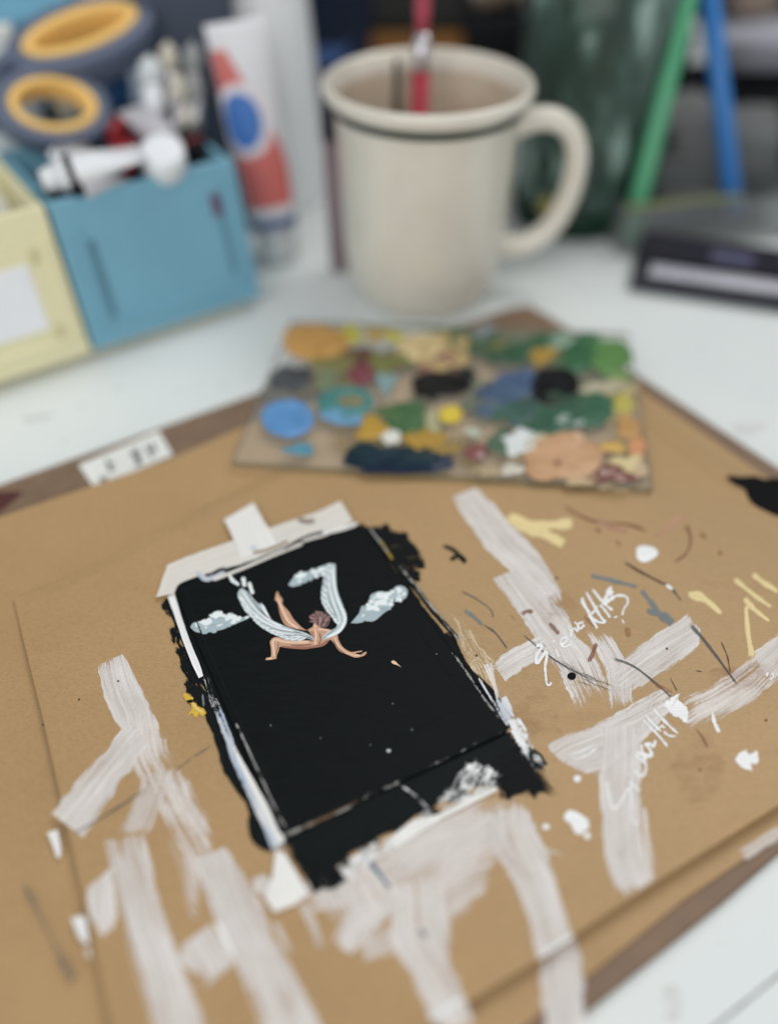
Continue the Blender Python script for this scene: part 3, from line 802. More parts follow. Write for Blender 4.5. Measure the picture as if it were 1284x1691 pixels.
for pr, cv in ((((54, 490), (92, 560), 45), 1.0), (((84, 605), (126, 715), 42), .95), (((120, 690), (150, 760), 40), 1.05), (((140, 750), (185, 850), 48), .95), (((150, 830), (200, 910), 50), 1.0), (((170, 900), (205, 960), 50), 1.1)):
    line('paint_smear', z6(pr[0], pr[1]), pr[2] / 2.568, M['black_rag'], painting, 0, cv * .85, jitter=.15)
line('paint_smear', z6((75, 480), (140, 640), (190, 780), (215, 860)), 17, M['black'], painting, 0, 1.0)
line('paint_smear', z7((130, 60), (175, 130), (215, 240), (240, 330)), 22, M['black'], painting, 0, 1.15)
patch('paint_smear', z7((222, 322), (245, 300), (300, 390), (300, 425), (262, 385)), M['black'], painting, 0, .00008)
patch('paint_smear', z7((292, 470), (305, 430), (350, 520), (365, 560), (330, 552), (300, 520)), M['black'], painting, 0, .00008)
line('paint_smear', z7((210, 210), (300, 400), (360, 530)), 24, M['black'], painting, 0, .95)
line('paint_smear', z1((895, 525), (900, 580)), 3.2, M['greyblue'], painting, 0, .9)
for e in (((812, 520), (830, 526), (848, 538), (855, 550), (840, 548), (822, 552), (812, 540)), ((842, 565), (862, 566), (876, 580), (900, 590), (908, 606), (894, 622), (878, 612), (866, 632), (852, 612), (834, 620), (840, 602), (848, 590))):
    flat('paint_dab', z1(*e), M['mustard'], painting, 0, jag=.7)
line('brush_mark', z1((850, 560), (870, 590), (898, 604)), 3, M['cream'], painting, 0, 1)
# white paint over the black in front
for a_, b_, c_, w_, cv in (((860, 430), (900, 390), (960, 330), 34, .34), ((900, 420), (950, 360), (1000, 300), 40, .42), ((930, 420), (980, 370), (1035, 315), 40, .46), ((960, 400), (1010, 350), (1050, 320), 34, .40), ((930, 340), (965, 310), (990, 285), 36, .46), ((985, 390), (1020, 370), (1045, 350), 26, .5), ((880, 440), (930, 420), (985, 395), 24, .5)):
    line('paint_smear', z7(a_, b_, c_), w_ / 1.834, M['scumble'], painting, 0, cv, jitter=.2)
for a_, b_, w_, cv in (((590, 640), (640, 580), 40, .45), ((640, 590), (700, 530), 45, .45), ((700, 560), (770, 490), 40, .6), ((770, 500), (860, 440), 45, .62), ((600, 600), (660, 560), 30, .4)):
    line('paint_smear', z7(a_, ((a_[0] + b_[0]) / 2, (a_[1] + b_[1]) / 2), b_), w_ / 1.834, M['scumble'], painting, 0, cv, jitter=.2)
PS(zz(z7, ((755, 365), (765, 362)), ((800, 400), (806, 395)), ((830, 432), (842, 426))), M['scumble'], [.4, .5, .6])
PS(zz(z7, ((1085, 195), (1110, 190)), ((1110, 240), (1140, 235)), ((1130, 290), (1150, 285))), M['scumble'], [.5, .45, .2])
# torn paper left at the front edge, with its own thickness
def sheet(name, poly, z0, th, mat, parent):
    pts = [at(*q, z0) for q in poly]
    return prism(name, [(v.x, v.y) for v in pts], z0, z0 + th, mat, parent)
paper = plain('torn_paper', (240, 238, 234), .7, .05, 200, .3)
sheet('torn_paper', z7((722, 520), (790, 468), (868, 450), (1040, 364), (1048, 377), (880, 462), (735, 556), (728, 540)), .0006, .00025, paper, painting)
sheet('torn_paper', z7((376, 560), (402, 566), (478, 690), (440, 720), (372, 746), (342, 700), (366, 640)), .0006, .0002, paper, painting)
patch('paint_dab', z7((305, 645), (345, 632), (362, 660), (345, 690), (312, 680)), M['wash'], painting, 0, .0001)
# tape along the left edge
PS([((276, 985), (288, 978)), ((287, 1015), (298, 1011)), ((303, 1062), (314, 1057)), ((318, 1100), (330, 1096)), ((328, 1120), (336, 1116))], M['white'], 1.0, .0009, 'masking_tape')
PS([((334, 1120), (346, 1116)), ((342, 1150), (354, 1146)), ((350, 1170), (366, 1165))], M['white_dry'], [.3, .38, .5], .0009)
PS([((351, 1166), (362, 1161)), ((364, 1205), (378, 1199)), ((384, 1260), (399, 1253)), ((411, 1320), (429, 1312)), ((438, 1378), (457, 1370)), ((448, 1412), (476, 1400))], M['bluewhite'], [.6, .8, 1.0, 1.1, 1.1, 1.0], .0009, 'masking_tape')
PS([((384, 1240), (392, 1238)), ((412, 1300), (424, 1296)), ((440, 1355), (454, 1350)), ((456, 1395), (472, 1388))], M['tape_pale'], [.5, .9, 1.0, .9], .0009)
# the black card
corn = [(289, 975), (296, 961), (582, 864), (592, 866), (838, 1200), (836, 1208), (474, 1376), (462, 1374)]
cw = [at(*c, PT) for c in corn]
card = prism('card', [(v.x, v.y) for v in cw], .0003, PT, M['panel'], painting, bev=.0003)
PTZ = PT + .00002
A = lambda pairs, mat, cov=1.0, nm='paint_stroke', **k: ribbon(nm, pairs, mat, painting, PTZ, cov, **k)
for pts, w in (([(300, 962), (345, 1075), (420, 1240), (482, 1362)], 3), ([(482, 1362), (640, 1290), (800, 1215), (826, 1203)], 3), ([(690, 1040), (735, 1105), (762, 1160), (660, 1215), (600, 1240)], 2.2)):
    bead('paint_ridge', pts, w, M['black'], painting, PTZ, .00007)
# scuffed pale edges of the card
for pts, w, m, cv in (([(390, 1195), (425, 1270), (462, 1350), (478, 1374)], 3.5, 'scuff', .56), ([(470, 1377), (540, 1350), (600, 1320), (660, 1290), (740, 1250), (830, 1206)], 4, 'scuff', .20),
                     ([(500, 1366), (560, 1338), (600, 1318)], 5, 'darkbrown', .38), ([(596, 1320), (612, 1310)], 5, 'scuff', .5), ([(470, 1380), (520, 1358)], 6, 'scuff', .5), ([(660, 935), (700, 985), (740, 1035), (760, 1060)], 5, 'scuff', .56),
                     ([(742, 1070), (770, 1110), (800, 1155), (832, 1196)], 4.5, 'scuff', .56), ([(790, 1120), (826, 1180), (840, 1200)], 4, 'bluewhite', .55),
                     ([(625, 890), (650, 925)], 8, 'mustard', .45), ([(610, 872), (640, 912)], 4, 'scuff', .5)):
    line('edge_scuff', pts, w, M[m], painting, PTZ, cv)
# paper tape over the far edge
TZ = PT + .00040
ribbon('masking_tape', zz(z6, ((18, 478), (98, 462)), ((60, 360), (120, 425)), ((95, 325), (190, 395)), ((340, 235), (400, 335)), ((560, 160), (600, 262)), ((700, 112), (740, 220)), ((800, 66), (856, 158))), M['tape'], painting, TZ, 1.25)
ribbon('masking_tape', zz(z6, ((303, 152), (437, 74)), ((330, 205), (475, 140)), ((352, 260), (510, 195)), ((372, 320), (540, 245))), M['tape_pale'], painting, TZ, 1.25)
line('paint_smear', z6((620, 148), (660, 158), (692, 152)), 9, paint_mat('grey_brown_smear', (150, 134, 122), .8, .6, .8), painting, TZ, .9)
line('paint_smear', z6((190, 370), (240, 400), (330, 350)), 10, M['bluewhite'], painting, TZ, .9)
line('paint_smear', z6((240, 392), (300, 360), (345, 372), (450, 322), (560, 275), (640, 240)), 7, M['black_dry'], painting, TZ, .85)
line('paint_smear', z6((262, 405), (400, 350), (520, 298), (640, 250)), 6, M['tape'], painting, TZ, 1.1)
line('paint_smear', z6((430, 290), (500, 275), (580, 240)), 7, paint_mat('tan_smear', (176, 158, 140), .9, .6, .9), painting, TZ, .9)
line('paint_smear', z6((560, 275), (650, 225), (740, 200), (870, 178)), 6, M['black_dry'], painting, TZ, .8)
line('paint_smear', z6((725, 205), (800, 190), (872, 166)), 7, M['tape_pale'], painting, TZ, 1.0)
line('paint_smear', z6((420, 270), (450, 268)), 8, M['bluewhite'], painting, TZ, .8)

# clouds
cl_grey = paint_mat('cloud_grey', (172, 190, 196), 1, .5, .5, tint=.12, specks=.3)
cl_white = paint_mat('cloud_white', (240, 246, 247), 1, .5, 1.5, tint=.05, specks=.5)
def cloud(poly, lights):
    o = flat('painted_cloud', poly, cl_grey, painting, PTZ, per=3)
    for pts, w in lights:
        line('brush_mark', pts, w, cl_white, o, PTZ, 1.0, jitter=.25)
    c_ = catmull(list(poly) + [poly[0]], 3)[:-1]
    m_ = sum(c_) / len(c_)
    for q in c_[::2]:                                   # rounded puffs that break the outline, lit from above
        rr_ = rng.uniform(1.6, 3.8)
        p_ = q + (m_ - q) * rng.uniform(.05, .35)
        patch('puff', ell(p_[0], p_[1], rr_ * 1.3, rr_, 10, .2), cl_white if q[1] < m_[1] + 3 else cl_grey, o, PTZ, .00003, cov=.85)
    return o
cloud(z6((165, 605), (180, 586), (240, 572), (258, 545), (290, 535), (312, 556), (340, 543), (370, 566), (410, 557), (416, 565), (372, 585), (322, 606), (305, 614), (240, 628), (190, 626)),
      [(z6((260, 565), (285, 548), (300, 560)), 11), (z6((182, 600), (220, 588), (260, 580)), 9), (z6((310, 575), (345, 560), (372, 572)), 7), (z6((200, 615), (240, 606)), 4), (z6((275, 600), (310, 592)), 4)])
cloud(z6((845, 588), (880, 546), (892, 524), (920, 506), (930, 468), (975, 453), (1010, 462), (1034, 434), (1062, 430), (1084, 448), (1080, 478), (1058, 490), (1030, 488), (1020, 520), (985, 545), (942, 580), (900, 578), (880, 588)),
      [(z6((950, 480), (975, 468), (1010, 478)), 13), (z6((940, 510), (975, 500), (1005, 505)), 12), (z6((1040, 452), (1065, 446)), 9), (z6((905, 530), (940, 522), (970, 535)), 7), (z6((880, 565), (910, 550)), 4), (z6((1040, 475), (1065, 470)), 5)])
cloud(z6((580, 426), (600, 397), (625, 376), (662, 370), (740, 340), (764, 343), (738, 380), (690, 395), (640, 420), (600, 434)),
      [(z6((615, 395), (660, 380)), 8), (z6((680, 378), (745, 352)), 6), (z6((595, 420), (640, 408)), 5)])
# the winged figure
skin = paint_mat('skin_paint', (205, 160, 132), 1, .5, .4, tint=.10, specks=.25)
skin_hi = paint_mat('pale_skin_paint', (238, 206, 176), 1, .5, .6, tint=.05, specks=.3)
skin_lo = paint_mat('dark_skin_paint', (158, 108, 90), 1, .5, .6, tint=.08, specks=.3)
fig = flat('painted_figure', z4((592, 522), (628, 500), (636, 470), (662, 488), (690, 512), (742, 520), (768, 552), (742, 586), (700, 626), (632, 642), (560, 650), (480, 645), (412, 634), (402, 660), (386, 700), (388, 712), (350, 720), (316, 722), (322, 706), (350, 700), (350, 640), (344, 602), (364, 576), (400, 570), (450, 588), (560, 590), (622, 588), (612, 546)), skin, painting, PTZ, per=3)
flat('arm', z4((738, 578), (786, 548), (798, 590), (828, 638), (878, 668), (920, 664), (952, 660), (950, 668), (912, 676), (935, 690), (974, 668), (983, 674), (965, 694), (912, 706), (870, 692), (800, 660), (768, 612)), skin, fig, PTZ, per=3)
flat('leg', z4((376, 322), (384, 280), (395, 268), (406, 292), (428, 322), (426, 352), (470, 402), (500, 452), (562, 512), (592, 526), (522, 516), (446, 490), (414, 430), (400, 372), (396, 344)), skin, fig, PTZ, per=3)
FL = lambda pts, w, m, cv=1.0, nm='brush_mark', **k: line(nm, z4(*pts), w / 4.0125, m, fig, PTZ, cv, per=4, jitter=.12, **k)
FL([(372, 700), (368, 650), (362, 608), (378, 586), (440, 600), (520, 604), (600, 602)], 18, skin_hi, .95)
FL([(330, 714), (360, 710)], 12, skin_hi); FL([(392, 310), (410, 350), (440, 420), (470, 470), (530, 512)], 16, skin_hi, .85)
FL([(640, 510), (650, 560), (640, 630)], 10, skin_hi); FL([(660, 520), (700, 520), (740, 530)], 12, skin_hi, .9); FL([(636, 488), (650, 505)], 12, skin_hi)
FL([(420, 632), (500, 640), (580, 642), (640, 632), (690, 618), (735, 588)], 16, skin_lo, 1.0); FL([(620, 530), (630, 580), (612, 600)], 12, skin_lo, .85)
FL([(400, 600), (396, 640), (384, 690)], 9, skin_lo, .9); FL([(670, 540), (680, 580), (668, 620)], 12, skin_lo, .7); FL([(480, 625), (560, 625), (620, 618)], 14, skin_lo, .6)
FL([(770, 570), (800, 630), (850, 672), (900, 690)], 10, skin_hi, .9); FL([(762, 590), (790, 640), (840, 678)], 8, skin_lo, .9); FL([(900, 690), (940, 690)], 10, skin_hi, .9)
FL([(398, 350), (415, 410), (450, 480)], 7, skin_lo, .9); FL([(795, 556), (772, 552), (752, 566)], 8, skin_lo, .9)
hair_m = paint_mat('hair_paint', (120, 92, 88), 1, .5, .6, tint=.2); hair_d = paint_mat('dark_hair_paint', (72, 52, 52), 1, .5, .6); hair_l = paint_mat('pale_hair_paint', (178, 142, 140), 1, .5, .6)
hair = flat('hair', z4((598, 470), (618, 452), (600, 432), (640, 412), (646, 396), (690, 404), (714, 420), (736, 436), (740, 470), (716, 504), (690, 506), (668, 500), (640, 476), (622, 470)), hair_m, fig, PTZ, per=2)
for k, (a, b, m) in enumerate((((660, 490), (640, 410), hair_d), ((672, 495), (668, 404), hair_l), ((684, 498), (700, 414), hair_d), ((694, 500), (722, 432), hair_l), ((704, 500), (736, 460), hair_d), ((650, 480), (612, 436), hair_l), ((645, 472), (606, 462), hair_d), ((680, 470), (684, 410), hair_l), ((700, 480), (712, 430), hair_d))):
    line('hair_lock', z4(a, ((a[0] + b[0]) / 2 + 4, (a[1] + b[1]) / 2), b), 8 / 4, m, hair if False else fig, PTZ, 1.0, per=4)
for k in range(22):                                    # tufts that stand off the head
    t_ = math.radians(-200 + 215 * k / 21 + rng.normal(0, 5)); r0_, r1_ = 26, 58 + rng.uniform(-4, 16)
    a = (680 + r0_ * math.cos(t_), 456 + r0_ * .8 * math.sin(t_)); b = (676 + r1_ * math.cos(t_ - .12), 452 + r1_ * .86 * math.sin(t_ - .12))
    line('hair_lock', z4(a, ((a[0] + b[0]) / 2 + 3, (a[1] + b[1]) / 2 - 2), b), 2.2, (hair_l, hair_m, hair_d)[k % 3], fig, PTZ, 1.1, per=4, taper=(1.2, .5), start=.9, end=.9)
wing_b = paint_mat('wing_grey', (192, 204, 208), 1, .5, .4, tint=.1, specks=.3); wing_w = paint_mat('wing_white', (238, 244, 245), 1, .5, 1.2, tint=.04, specks=.3); wing_d = paint_mat('wing_shadow', (142, 156, 164), 1, .5, .7); wing_k = paint_mat('wing_line', (40, 46, 52), 1, .5, .7)
flat('wing', z4((128, 286), (150, 248), (184, 262), (214, 290), (236, 318), (272, 352), (286, 344), (318, 388), (352, 452), (420, 488), (500, 518), (580, 542), (634, 576), (630, 590), (590, 580), (520, 588), (450, 588), (392, 560), (332, 530), (272, 490), (228, 440), (186, 408), (160, 366)), wing_b, fig, PTZ, per=3)
flat('wing', z4((744, 92), (762, 86), (776, 92), (780, 180), (790, 262), (822, 350), (850, 418), (852, 470), (830, 515), (798, 548), (750, 572), (702, 586), (688, 576), (718, 542), (786, 500), (772, 452), (748, 416), (720, 390), (690, 332), (700, 300), (684, 268), (704, 222), (704, 160), (722, 112)), wing_b, fig, PTZ, per=3)
for pts, w, m in (([(140, 285), (220, 400), (330, 480), (450, 520), (560, 548), (620, 578)], 14, wing_w), ([(160, 262), (240, 370), (340, 460), (430, 500)], 14, wing_w), ([(190, 280), (260, 380), (340, 450)], 10, wing_d), ([(290, 352), (330, 430), (350, 458)], 18, wing_w),
                  ([(170, 360), (260, 460), (360, 520), (440, 560)], 12, wing_w), ([(210, 430), (300, 495), (400, 540), (520, 560)], 9, wing_d), ([(270, 488), (350, 520), (440, 545), (560, 556)], 9, wing_w), ([(390, 556), (470, 562), (580, 568)], 9, wing_w), ([(340, 528), (420, 552), (500, 572), (590, 578)], 6, wing_d),
                  ([(230, 320), (290, 400), (350, 455)], 5, wing_k), ([(300, 500), (380, 520), (480, 535), (560, 548)], 3.5, wing_k), ([(360, 545), (440, 560), (540, 556), (628, 584)], 3.5, wing_k), ([(420, 580), (500, 575), (600, 578)], 3.5, wing_k), ([(500, 530), (570, 552), (632, 586)], 4, wing_k), ([(215, 395), (280, 470), (340, 500)], 3, wing_k),
                  ([(760, 95), (765, 200), (785, 300), (825, 400), (838, 460), (800, 530), (700, 578)], 18, wing_w), ([(735, 115), (740, 230), (765, 340), (800, 430), (805, 480)], 12, wing_w), ([(715, 160), (718, 260), (745, 350), (785, 440)], 8, wing_d), ([(702, 240), (725, 340), (770, 420)], 10, wing_w), ([(750, 110), (752, 240), (780, 340), (818, 430)], 5, wing_d), ([(695, 310), (730, 380), (775, 440)], 6, wing_d), ([(790, 505), (740, 545), (695, 582)], 4, wing_k)):
    FL(pts, w, m, 1.0, 'feather')
wl = catmull([(132, 290), (170, 370), (228, 440), (275, 490), (340, 532), (400, 560), (470, 585), (560, 590)], 4)
for i, q in enumerate(wl[1:-1]):                      # flight feathers fan off the lower edge
    dx, dy = (wl[i + 2] - wl[i]) / np.linalg.norm(wl[i + 2] - wl[i])
    ln = 34 + 10 * math.sin(i * 2.1)
    a0 = (q[0] + dx * 46 + dy * 20, q[1] + dy * 46 - dx * 20); a1 = (q[0] - dy * 4 - dx * ln * .25, q[1] + dx * 4 - dy * ln * .25)
    FL([a0, ((a0[0] + a1[0]) / 2, (a0[1] + a1[1]) / 2 + 3), a1], 11, (wing_w, wing_b)[i % 2], 1.0, 'feather', start=.7, end=.9)
wr = catmull([(738, 100), (706, 180), (690, 260), (690, 330), (716, 388), (748, 424), (776, 470)], 4)
for i, q in enumerate(wr[1:-1]):
    a0 = (q[0] + 34, q[1] + 26); a1 = (q[0] - 5, q[1] - 9)
    FL([a0, ((a0[0] + a1[0]) / 2 - 3, (a0[1] + a1[1]) / 2 + 3), a1], 12, (wing_w, wing_b)[i % 2], 1.0, 'feather', start=.7, end=.9)
for pts, w in (([(72, 150), (96, 195), (140, 226)], 26), ([(165, 170), (172, 205), (178, 238)], 30), ([(204, 205), (216, 245), (232, 286)], 26)):
    FL(pts, w, wing_w, .9, 'feather')
patch('paint_dab', z4((1145, 735), (1158, 724), (1178, 734), (1190, 748), (1212, 770), (1186, 756), (1160, 748)), skin_hi, painting, PTZ, .0001, wob=.3)
for x, y in ((648, 1162), (680, 1205), (643, 1240), (611, 1230), (447, 1198), (529, 1219), (560, 1060), (720, 1080)):
    patch('paint_speck', ell(x, y, .8, .7, 8, .1), wing_b, painting, PTZ, .00005)
patch('paint_speck', ell(*z7((718, 256))[0], 3.2, 2.2, 9, .15), wing_w, painting, PTZ, .00005)

# ------------------------------------------------------------------ the glass palette
PG = 0.003
gl = NT('palette_glass')
gl.p.inputs['Base Color'].default_value = (.80, .84, .80, 1)
gl.p.inputs['Roughness'].default_value = 0.08
gl.p.inputs['Alpha'].default_value = 0.10
gle = NT('palette_glass_edge')
gle.p.inputs['Base Color'].default_value = col((128, 122, 96))
gle.p.inputs['Roughness'].default_value = 0.2
gle.p.inputs['Alpha'].default_value = 0.75
pc_ = at(740, 660, 0)
palette = thing('palette', 'clear glass palette crowded with dabs of coloured paint', 'palette', (pc_.x, pc_.y, 0.0003))
gp = [at(381, 762, PG), at(1078, 806, PG), at(1038, 549, PG), at(480, 529, PG)]
prism('glass_sheet', [(v.x, v.y) for v in gp], .0003, PG, gl.m, palette, gle.m, .0004)
_pm = {}
def pmat(c):
    if c not in _pm:
        _pm[c] = paint_mat('palette_paint_%d_%d_%d' % c, tuple(int(v * .92) for v in c), 1, .30, .9, relief=.9, specks=.5, us=230., vs=380., c2=tuple(int(v * .92 + 18) for v in c))
    return _pm[c]
def blob(cx, cy, rx, ry, c, rough=.10, h=.0006, rot=0.0):
    q = ell(cx, cy, rx, ry, 16, rough, rot)
    return patch('paint_dab', zp(*q), pmat(c), palette, PG, h, edge=.62, wob=.8)
for pts, w_, c_ in ((((120, 300), (420, 220), (700, 160)), 90, (150, 130, 92)), (((560, 140), (860, 160), (1120, 230)), 80, (84, 110, 78)), (((700, 330), (960, 300), (1180, 330)), 110, (96, 116, 100)),
        (((300, 430), (520, 440), (760, 470)), 90, (140, 122, 80)), (((760, 430), (1000, 520), (1200, 540)), 90, (186, 164, 130)), (((1060, 260), (1150, 380), (1200, 500)), 90, (196, 176, 126)), (((200, 130), (330, 230), (300, 330)), 60, (136, 124, 84))):
    line('paint_smear', zp(*pts), w_ / 1.759, paint_mat('palette_smear_%d' % c_[0], c_, .6, .5, 2.0, specks=.8, us=120., vs=900.), palette, PG, .62, jitter=.2)
for a in ((265, 148, 100, 52, (214, 160, 84), .05), (300, 180, 50, 20, (200, 146, 66), .2), (370, 125, 36, 24, (206, 196, 80), .2), (440, 128, 34, 20, (198, 164, 84), .2), (492, 132, 28, 18, (200, 190, 70), .2),
          (330, 210, 60, 30, (122, 118, 64), .25), (470, 205, 75, 26, (116, 120, 56), .25), (700, 150, 60, 40, (70, 92, 60), .25),
          (760, 170, 60, 40, (44, 78, 54), .25), (840, 180, 75, 28, (40, 84, 56), .2), (790, 165, 20, 16, (160, 140, 50), .2), (752, 118, 34, 20, (122, 132, 132), .2),
          (640, 180, 85, 62, (196, 168, 110), .06), (570, 165, 68, 42, (226, 200, 148), .08), (628, 218, 55, 30, (140, 96, 84), .15), (655, 192, 30, 16, (152, 110, 92), .2),
          (395, 190, 46, 26, (92, 34, 36), .15), (400, 240, 40, 34, (116, 48, 58), .12), (470, 266, 28, 26, (128, 164, 166), .2), (300, 260, 40, 30, (110, 122, 90), .25),
          (190, 262, 62, 42, (68, 72, 76), .15), (230, 245, 30, 20, (50, 52, 56), .2), (150, 305, 50, 24, (110, 108, 100), .25),
          (632, 268, 84, 40, (24, 24, 26), .16), (590, 295, 35, 22, (26, 26, 26), .25), (690, 240, 45, 20, (34, 44, 40), .25),
          (352, 325, 82, 50, (62, 128, 122), .08), (345, 368, 66, 22, (106, 160, 200), .12), (370, 322, 36, 18, (160, 122, 52), .15),
          (185, 370, 76, 56, (92, 150, 208), .03),
          (810, 305, 80, 40, (66, 92, 122), .2), (850, 260, 55, 34, (62, 86, 124), .2), (760, 300, 30, 26, (48, 68, 104), .2), (740, 330, 40, 24, (100, 108, 90), .3),
          (940, 365, 160, 46, (40, 88, 64), .16), (1075, 345, 60, 52, (42, 96, 66), .16), (850, 350, 60, 40, (58, 88, 90), .25), (1010, 320, 60, 30, (46, 80, 58), .25),
          (955, 275, 74, 56, (22, 23, 26), .06), (1005, 378, 40, 20, (168, 184, 176), .15),
          (1030, 190, 55, 44, (44, 96, 58), .2), (1120, 190, 64, 52, (86, 132, 66), .12), (1060, 150, 50, 24, (60, 110, 70), .2), (975, 145, 40, 22, (140, 170, 148), .2), (925, 150, 50, 26, (48, 92, 60), .2), (922, 188, 36, 26, (176, 136, 50), .15),
          (1150, 250, 40, 14, (120, 150, 80), .2), (1110, 280, 60, 20, (190, 180, 150), .25), (1180, 290, 20, 24, (180, 160, 120), .2),
          (1160, 328, 36, 28, (196, 184, 84), .25), (1172, 395, 34, 34, (200, 150, 88), .2), (1198, 455, 28, 30, (218, 150, 100), .2), (1128, 455, 34, 18, (214, 170, 80), .2), (1170, 500, 40, 22, (226, 206, 150), .25), (1205, 520, 22, 26, (206, 178, 140), .2),
          (530, 372, 70, 44, (52, 98, 50), .15), (480, 355, 40, 24, (70, 104, 52), .25), (605, 385, 22, 34, (176, 172, 130), .2), (658, 360, 34, 26, (226, 196, 50), .1), (655, 358, 14, 10, (240, 214, 70), .1),
          (430, 400, 46, 36, (190, 148, 46), .2), (580, 432, 66, 32, (182, 142, 44), .2), (640, 460, 40, 18, (160, 130, 60), .25), (485, 425, 26, 24, (236, 234, 226), .15),
          (500, 490, 150, 36, (26, 46, 58), .1), (410, 470, 60, 26, (30, 50, 58), .2), (620, 500, 50, 22, (32, 46, 70), .2), (500, 518, 90, 16, (30, 38, 66), .2), (560, 470, 50, 20, (50, 64, 52), .25),
          (220, 462, 44, 17, (82, 148, 172), .15), (730, 468, 34, 24, (124, 66, 62), .15), (742, 478, 10, 9, (214, 184, 180), .15), (722, 412, 24, 12, (190, 198, 180), .2), (800, 440, 30, 40, (70, 100, 76), .25),
          (862, 440, 56, 38, (232, 238, 236), .15), (835, 520, 36, 16, (218, 212, 196), .2), (760, 525, 40, 12, (180, 160, 120), .3), (905, 440, 30, 24, (200, 190, 150), .2),
          (985, 480, 112, 70, (208, 160, 118), .08), (930, 520, 60, 30, (204, 156, 112), .15), (1012, 432, 34, 22, (232, 190, 156), .15), (970, 503, 20, 10, (150, 92, 80), .15),
          (1120, 535, 62, 26, (128, 74, 66), .2), (1110, 530, 20, 9, (206, 180, 164), .2), (1150, 545, 16, 9, (200, 160, 150), .2), (1040, 550, 50, 16, (200, 170, 130), .25)):
    blob(*a)

# ------------------------------------------------------------------ the mug
K = (H - DZ) / H
MC = V((.0755 * H, 1.7885 * H, 0)) * K; MC.z = DZ
mug = thing('mug', 'cream stoneware mug with a dark green line under its rim', 'mug', MC)
def glaze():
    t = NT('cream_glaze')
    g = t.obj()
    nz = t.noise(40, 5, .6, g)
    c = t.ramp(nz, [(.3, col((219, 212, 198))), (.7, col((226, 220, 208)))])
    sp = t.ramp(t.noise(700, 3, .6, g), [(.70, (1, 1, 1, 1)), (.80, (.86, .82, .76, 1))])
    m = t.n('ShaderNodeMix', data_type='RGBA', blend_type='MULTIPLY', i_0=.6)
    t.l(c, m.inputs[6]); t.l(sp, m.inputs[7]); t.l(m.outputs[2], t.p.inputs['Base Color'])
    t.p.inputs['Roughness'].default_value = .2
    t.p.inputs['Coat Weight'].default_value = .3
    t.bump(t.noise(120, 3, .5, g), .05, .0006)
    return t.m
M['glaze'] = glaze()
M['greenline'] = plain('green_glaze_line', (62, 70, 66), .3, .1)
def inside_glaze():
    t = NT('stained_glaze')
    g = t.obj()
    nz = t.noise(55, 6, .7, g)
    t.l(t.ramp(nz, [(.35, col((204, 195, 176))), (.62, col((190, 172, 152))), (.8, col((156, 132, 116)))]), t.p.inputs['Base Color'])
    t.p.inputs['Roughness'].default_value = .3
    return t.m
M['inglaze'] = inside_glaze()
R0, HM, RB = .0445, .0975, .0385
prof = [(0, 0), (0, .0265), (.0006, .0280), (.003, .0300), (.008, .0330), (.015, .0355), (.024, .0372), (.036, .0380), (.055, RB), (.075, .0391), (.084, .0398), (.0872, .0403), (.0895, .0412)]
mi = [0] * (len(prof) - 1)
prof2 = [(.0905, .0420)]; 
body_prof = prof + [(.0902, .0418), (.0915, .0434), (.0932, .0444), (.0952, .0446), (.0968, .0440), (HM, .0428), (.0972, .0414), (.0958, .0404), (.090, .0382), (.070, .0362), (.040, .0356), (.018, .0335), (.008, .027), (.006, .018), (.006, 0)]
mi = [0] * len(body_prof)
for i, (t, r) in enumerate(body_prof):
    if i > 13 + 7: mi[i] = 1
lathe('body', body_prof, MC, MC + V((0, 0, 1)), [M['glaze'], M['inglaze']], mug, 96, mi=mi)
lathe('rim_line', [(.0866, .04025), (.0870, .0411), (.0880, .0417), (.0895, .0421), (.0903, .0422), (.0905, .0415)], MC, MC + V((0, 0, 1)), M['greenline'], mug, 96, caps=False)
lathe('foot_ring', [(-.0001, .0262), (-.0001, .0270), (.0009, .0283), (.0012, .0283)], MC + V((0, 0, .0002)), MC + V((0, 0, 1)), plain('foot_ring', (150, 138, 116), .7), mug, 64, caps=False)
# handle in the plane towards px (980, 280)
hd = (at(905, 415, .0) - V((MC.x, MC.y, 0))); hdir = V((math.cos(math.radians(4)), math.sin(math.radians(4)), 0))
hp = []
for r, z in ((.0375, .0768), (.0425, .0792), (.0500, .0803), (.0570, .0790), (.0632, .0742), (.0668, .0660), (.0675, .0560), (.0658, .0450), (.0618, .0345), (.0556, .0268), (.0480, .0226), (.0400, .0214), (.0355, .0214)):
    hp.append((r, z))
hc = catmull(hp, 6)
side = V((-hdir.y, hdir.x, 0))
path = [MC + hdir * float(p[0]) + V((0, 0, float(p[1]))) for p in hc]
nh = len(path)
sweep('handle', path, rr(.0049, .0056, .5, 6), M['glaze'], mug, up=side, scale=[1.15 - .15 * min(1, 6 * min(i, nh - 1 - i) / nh) for i in range(nh)])
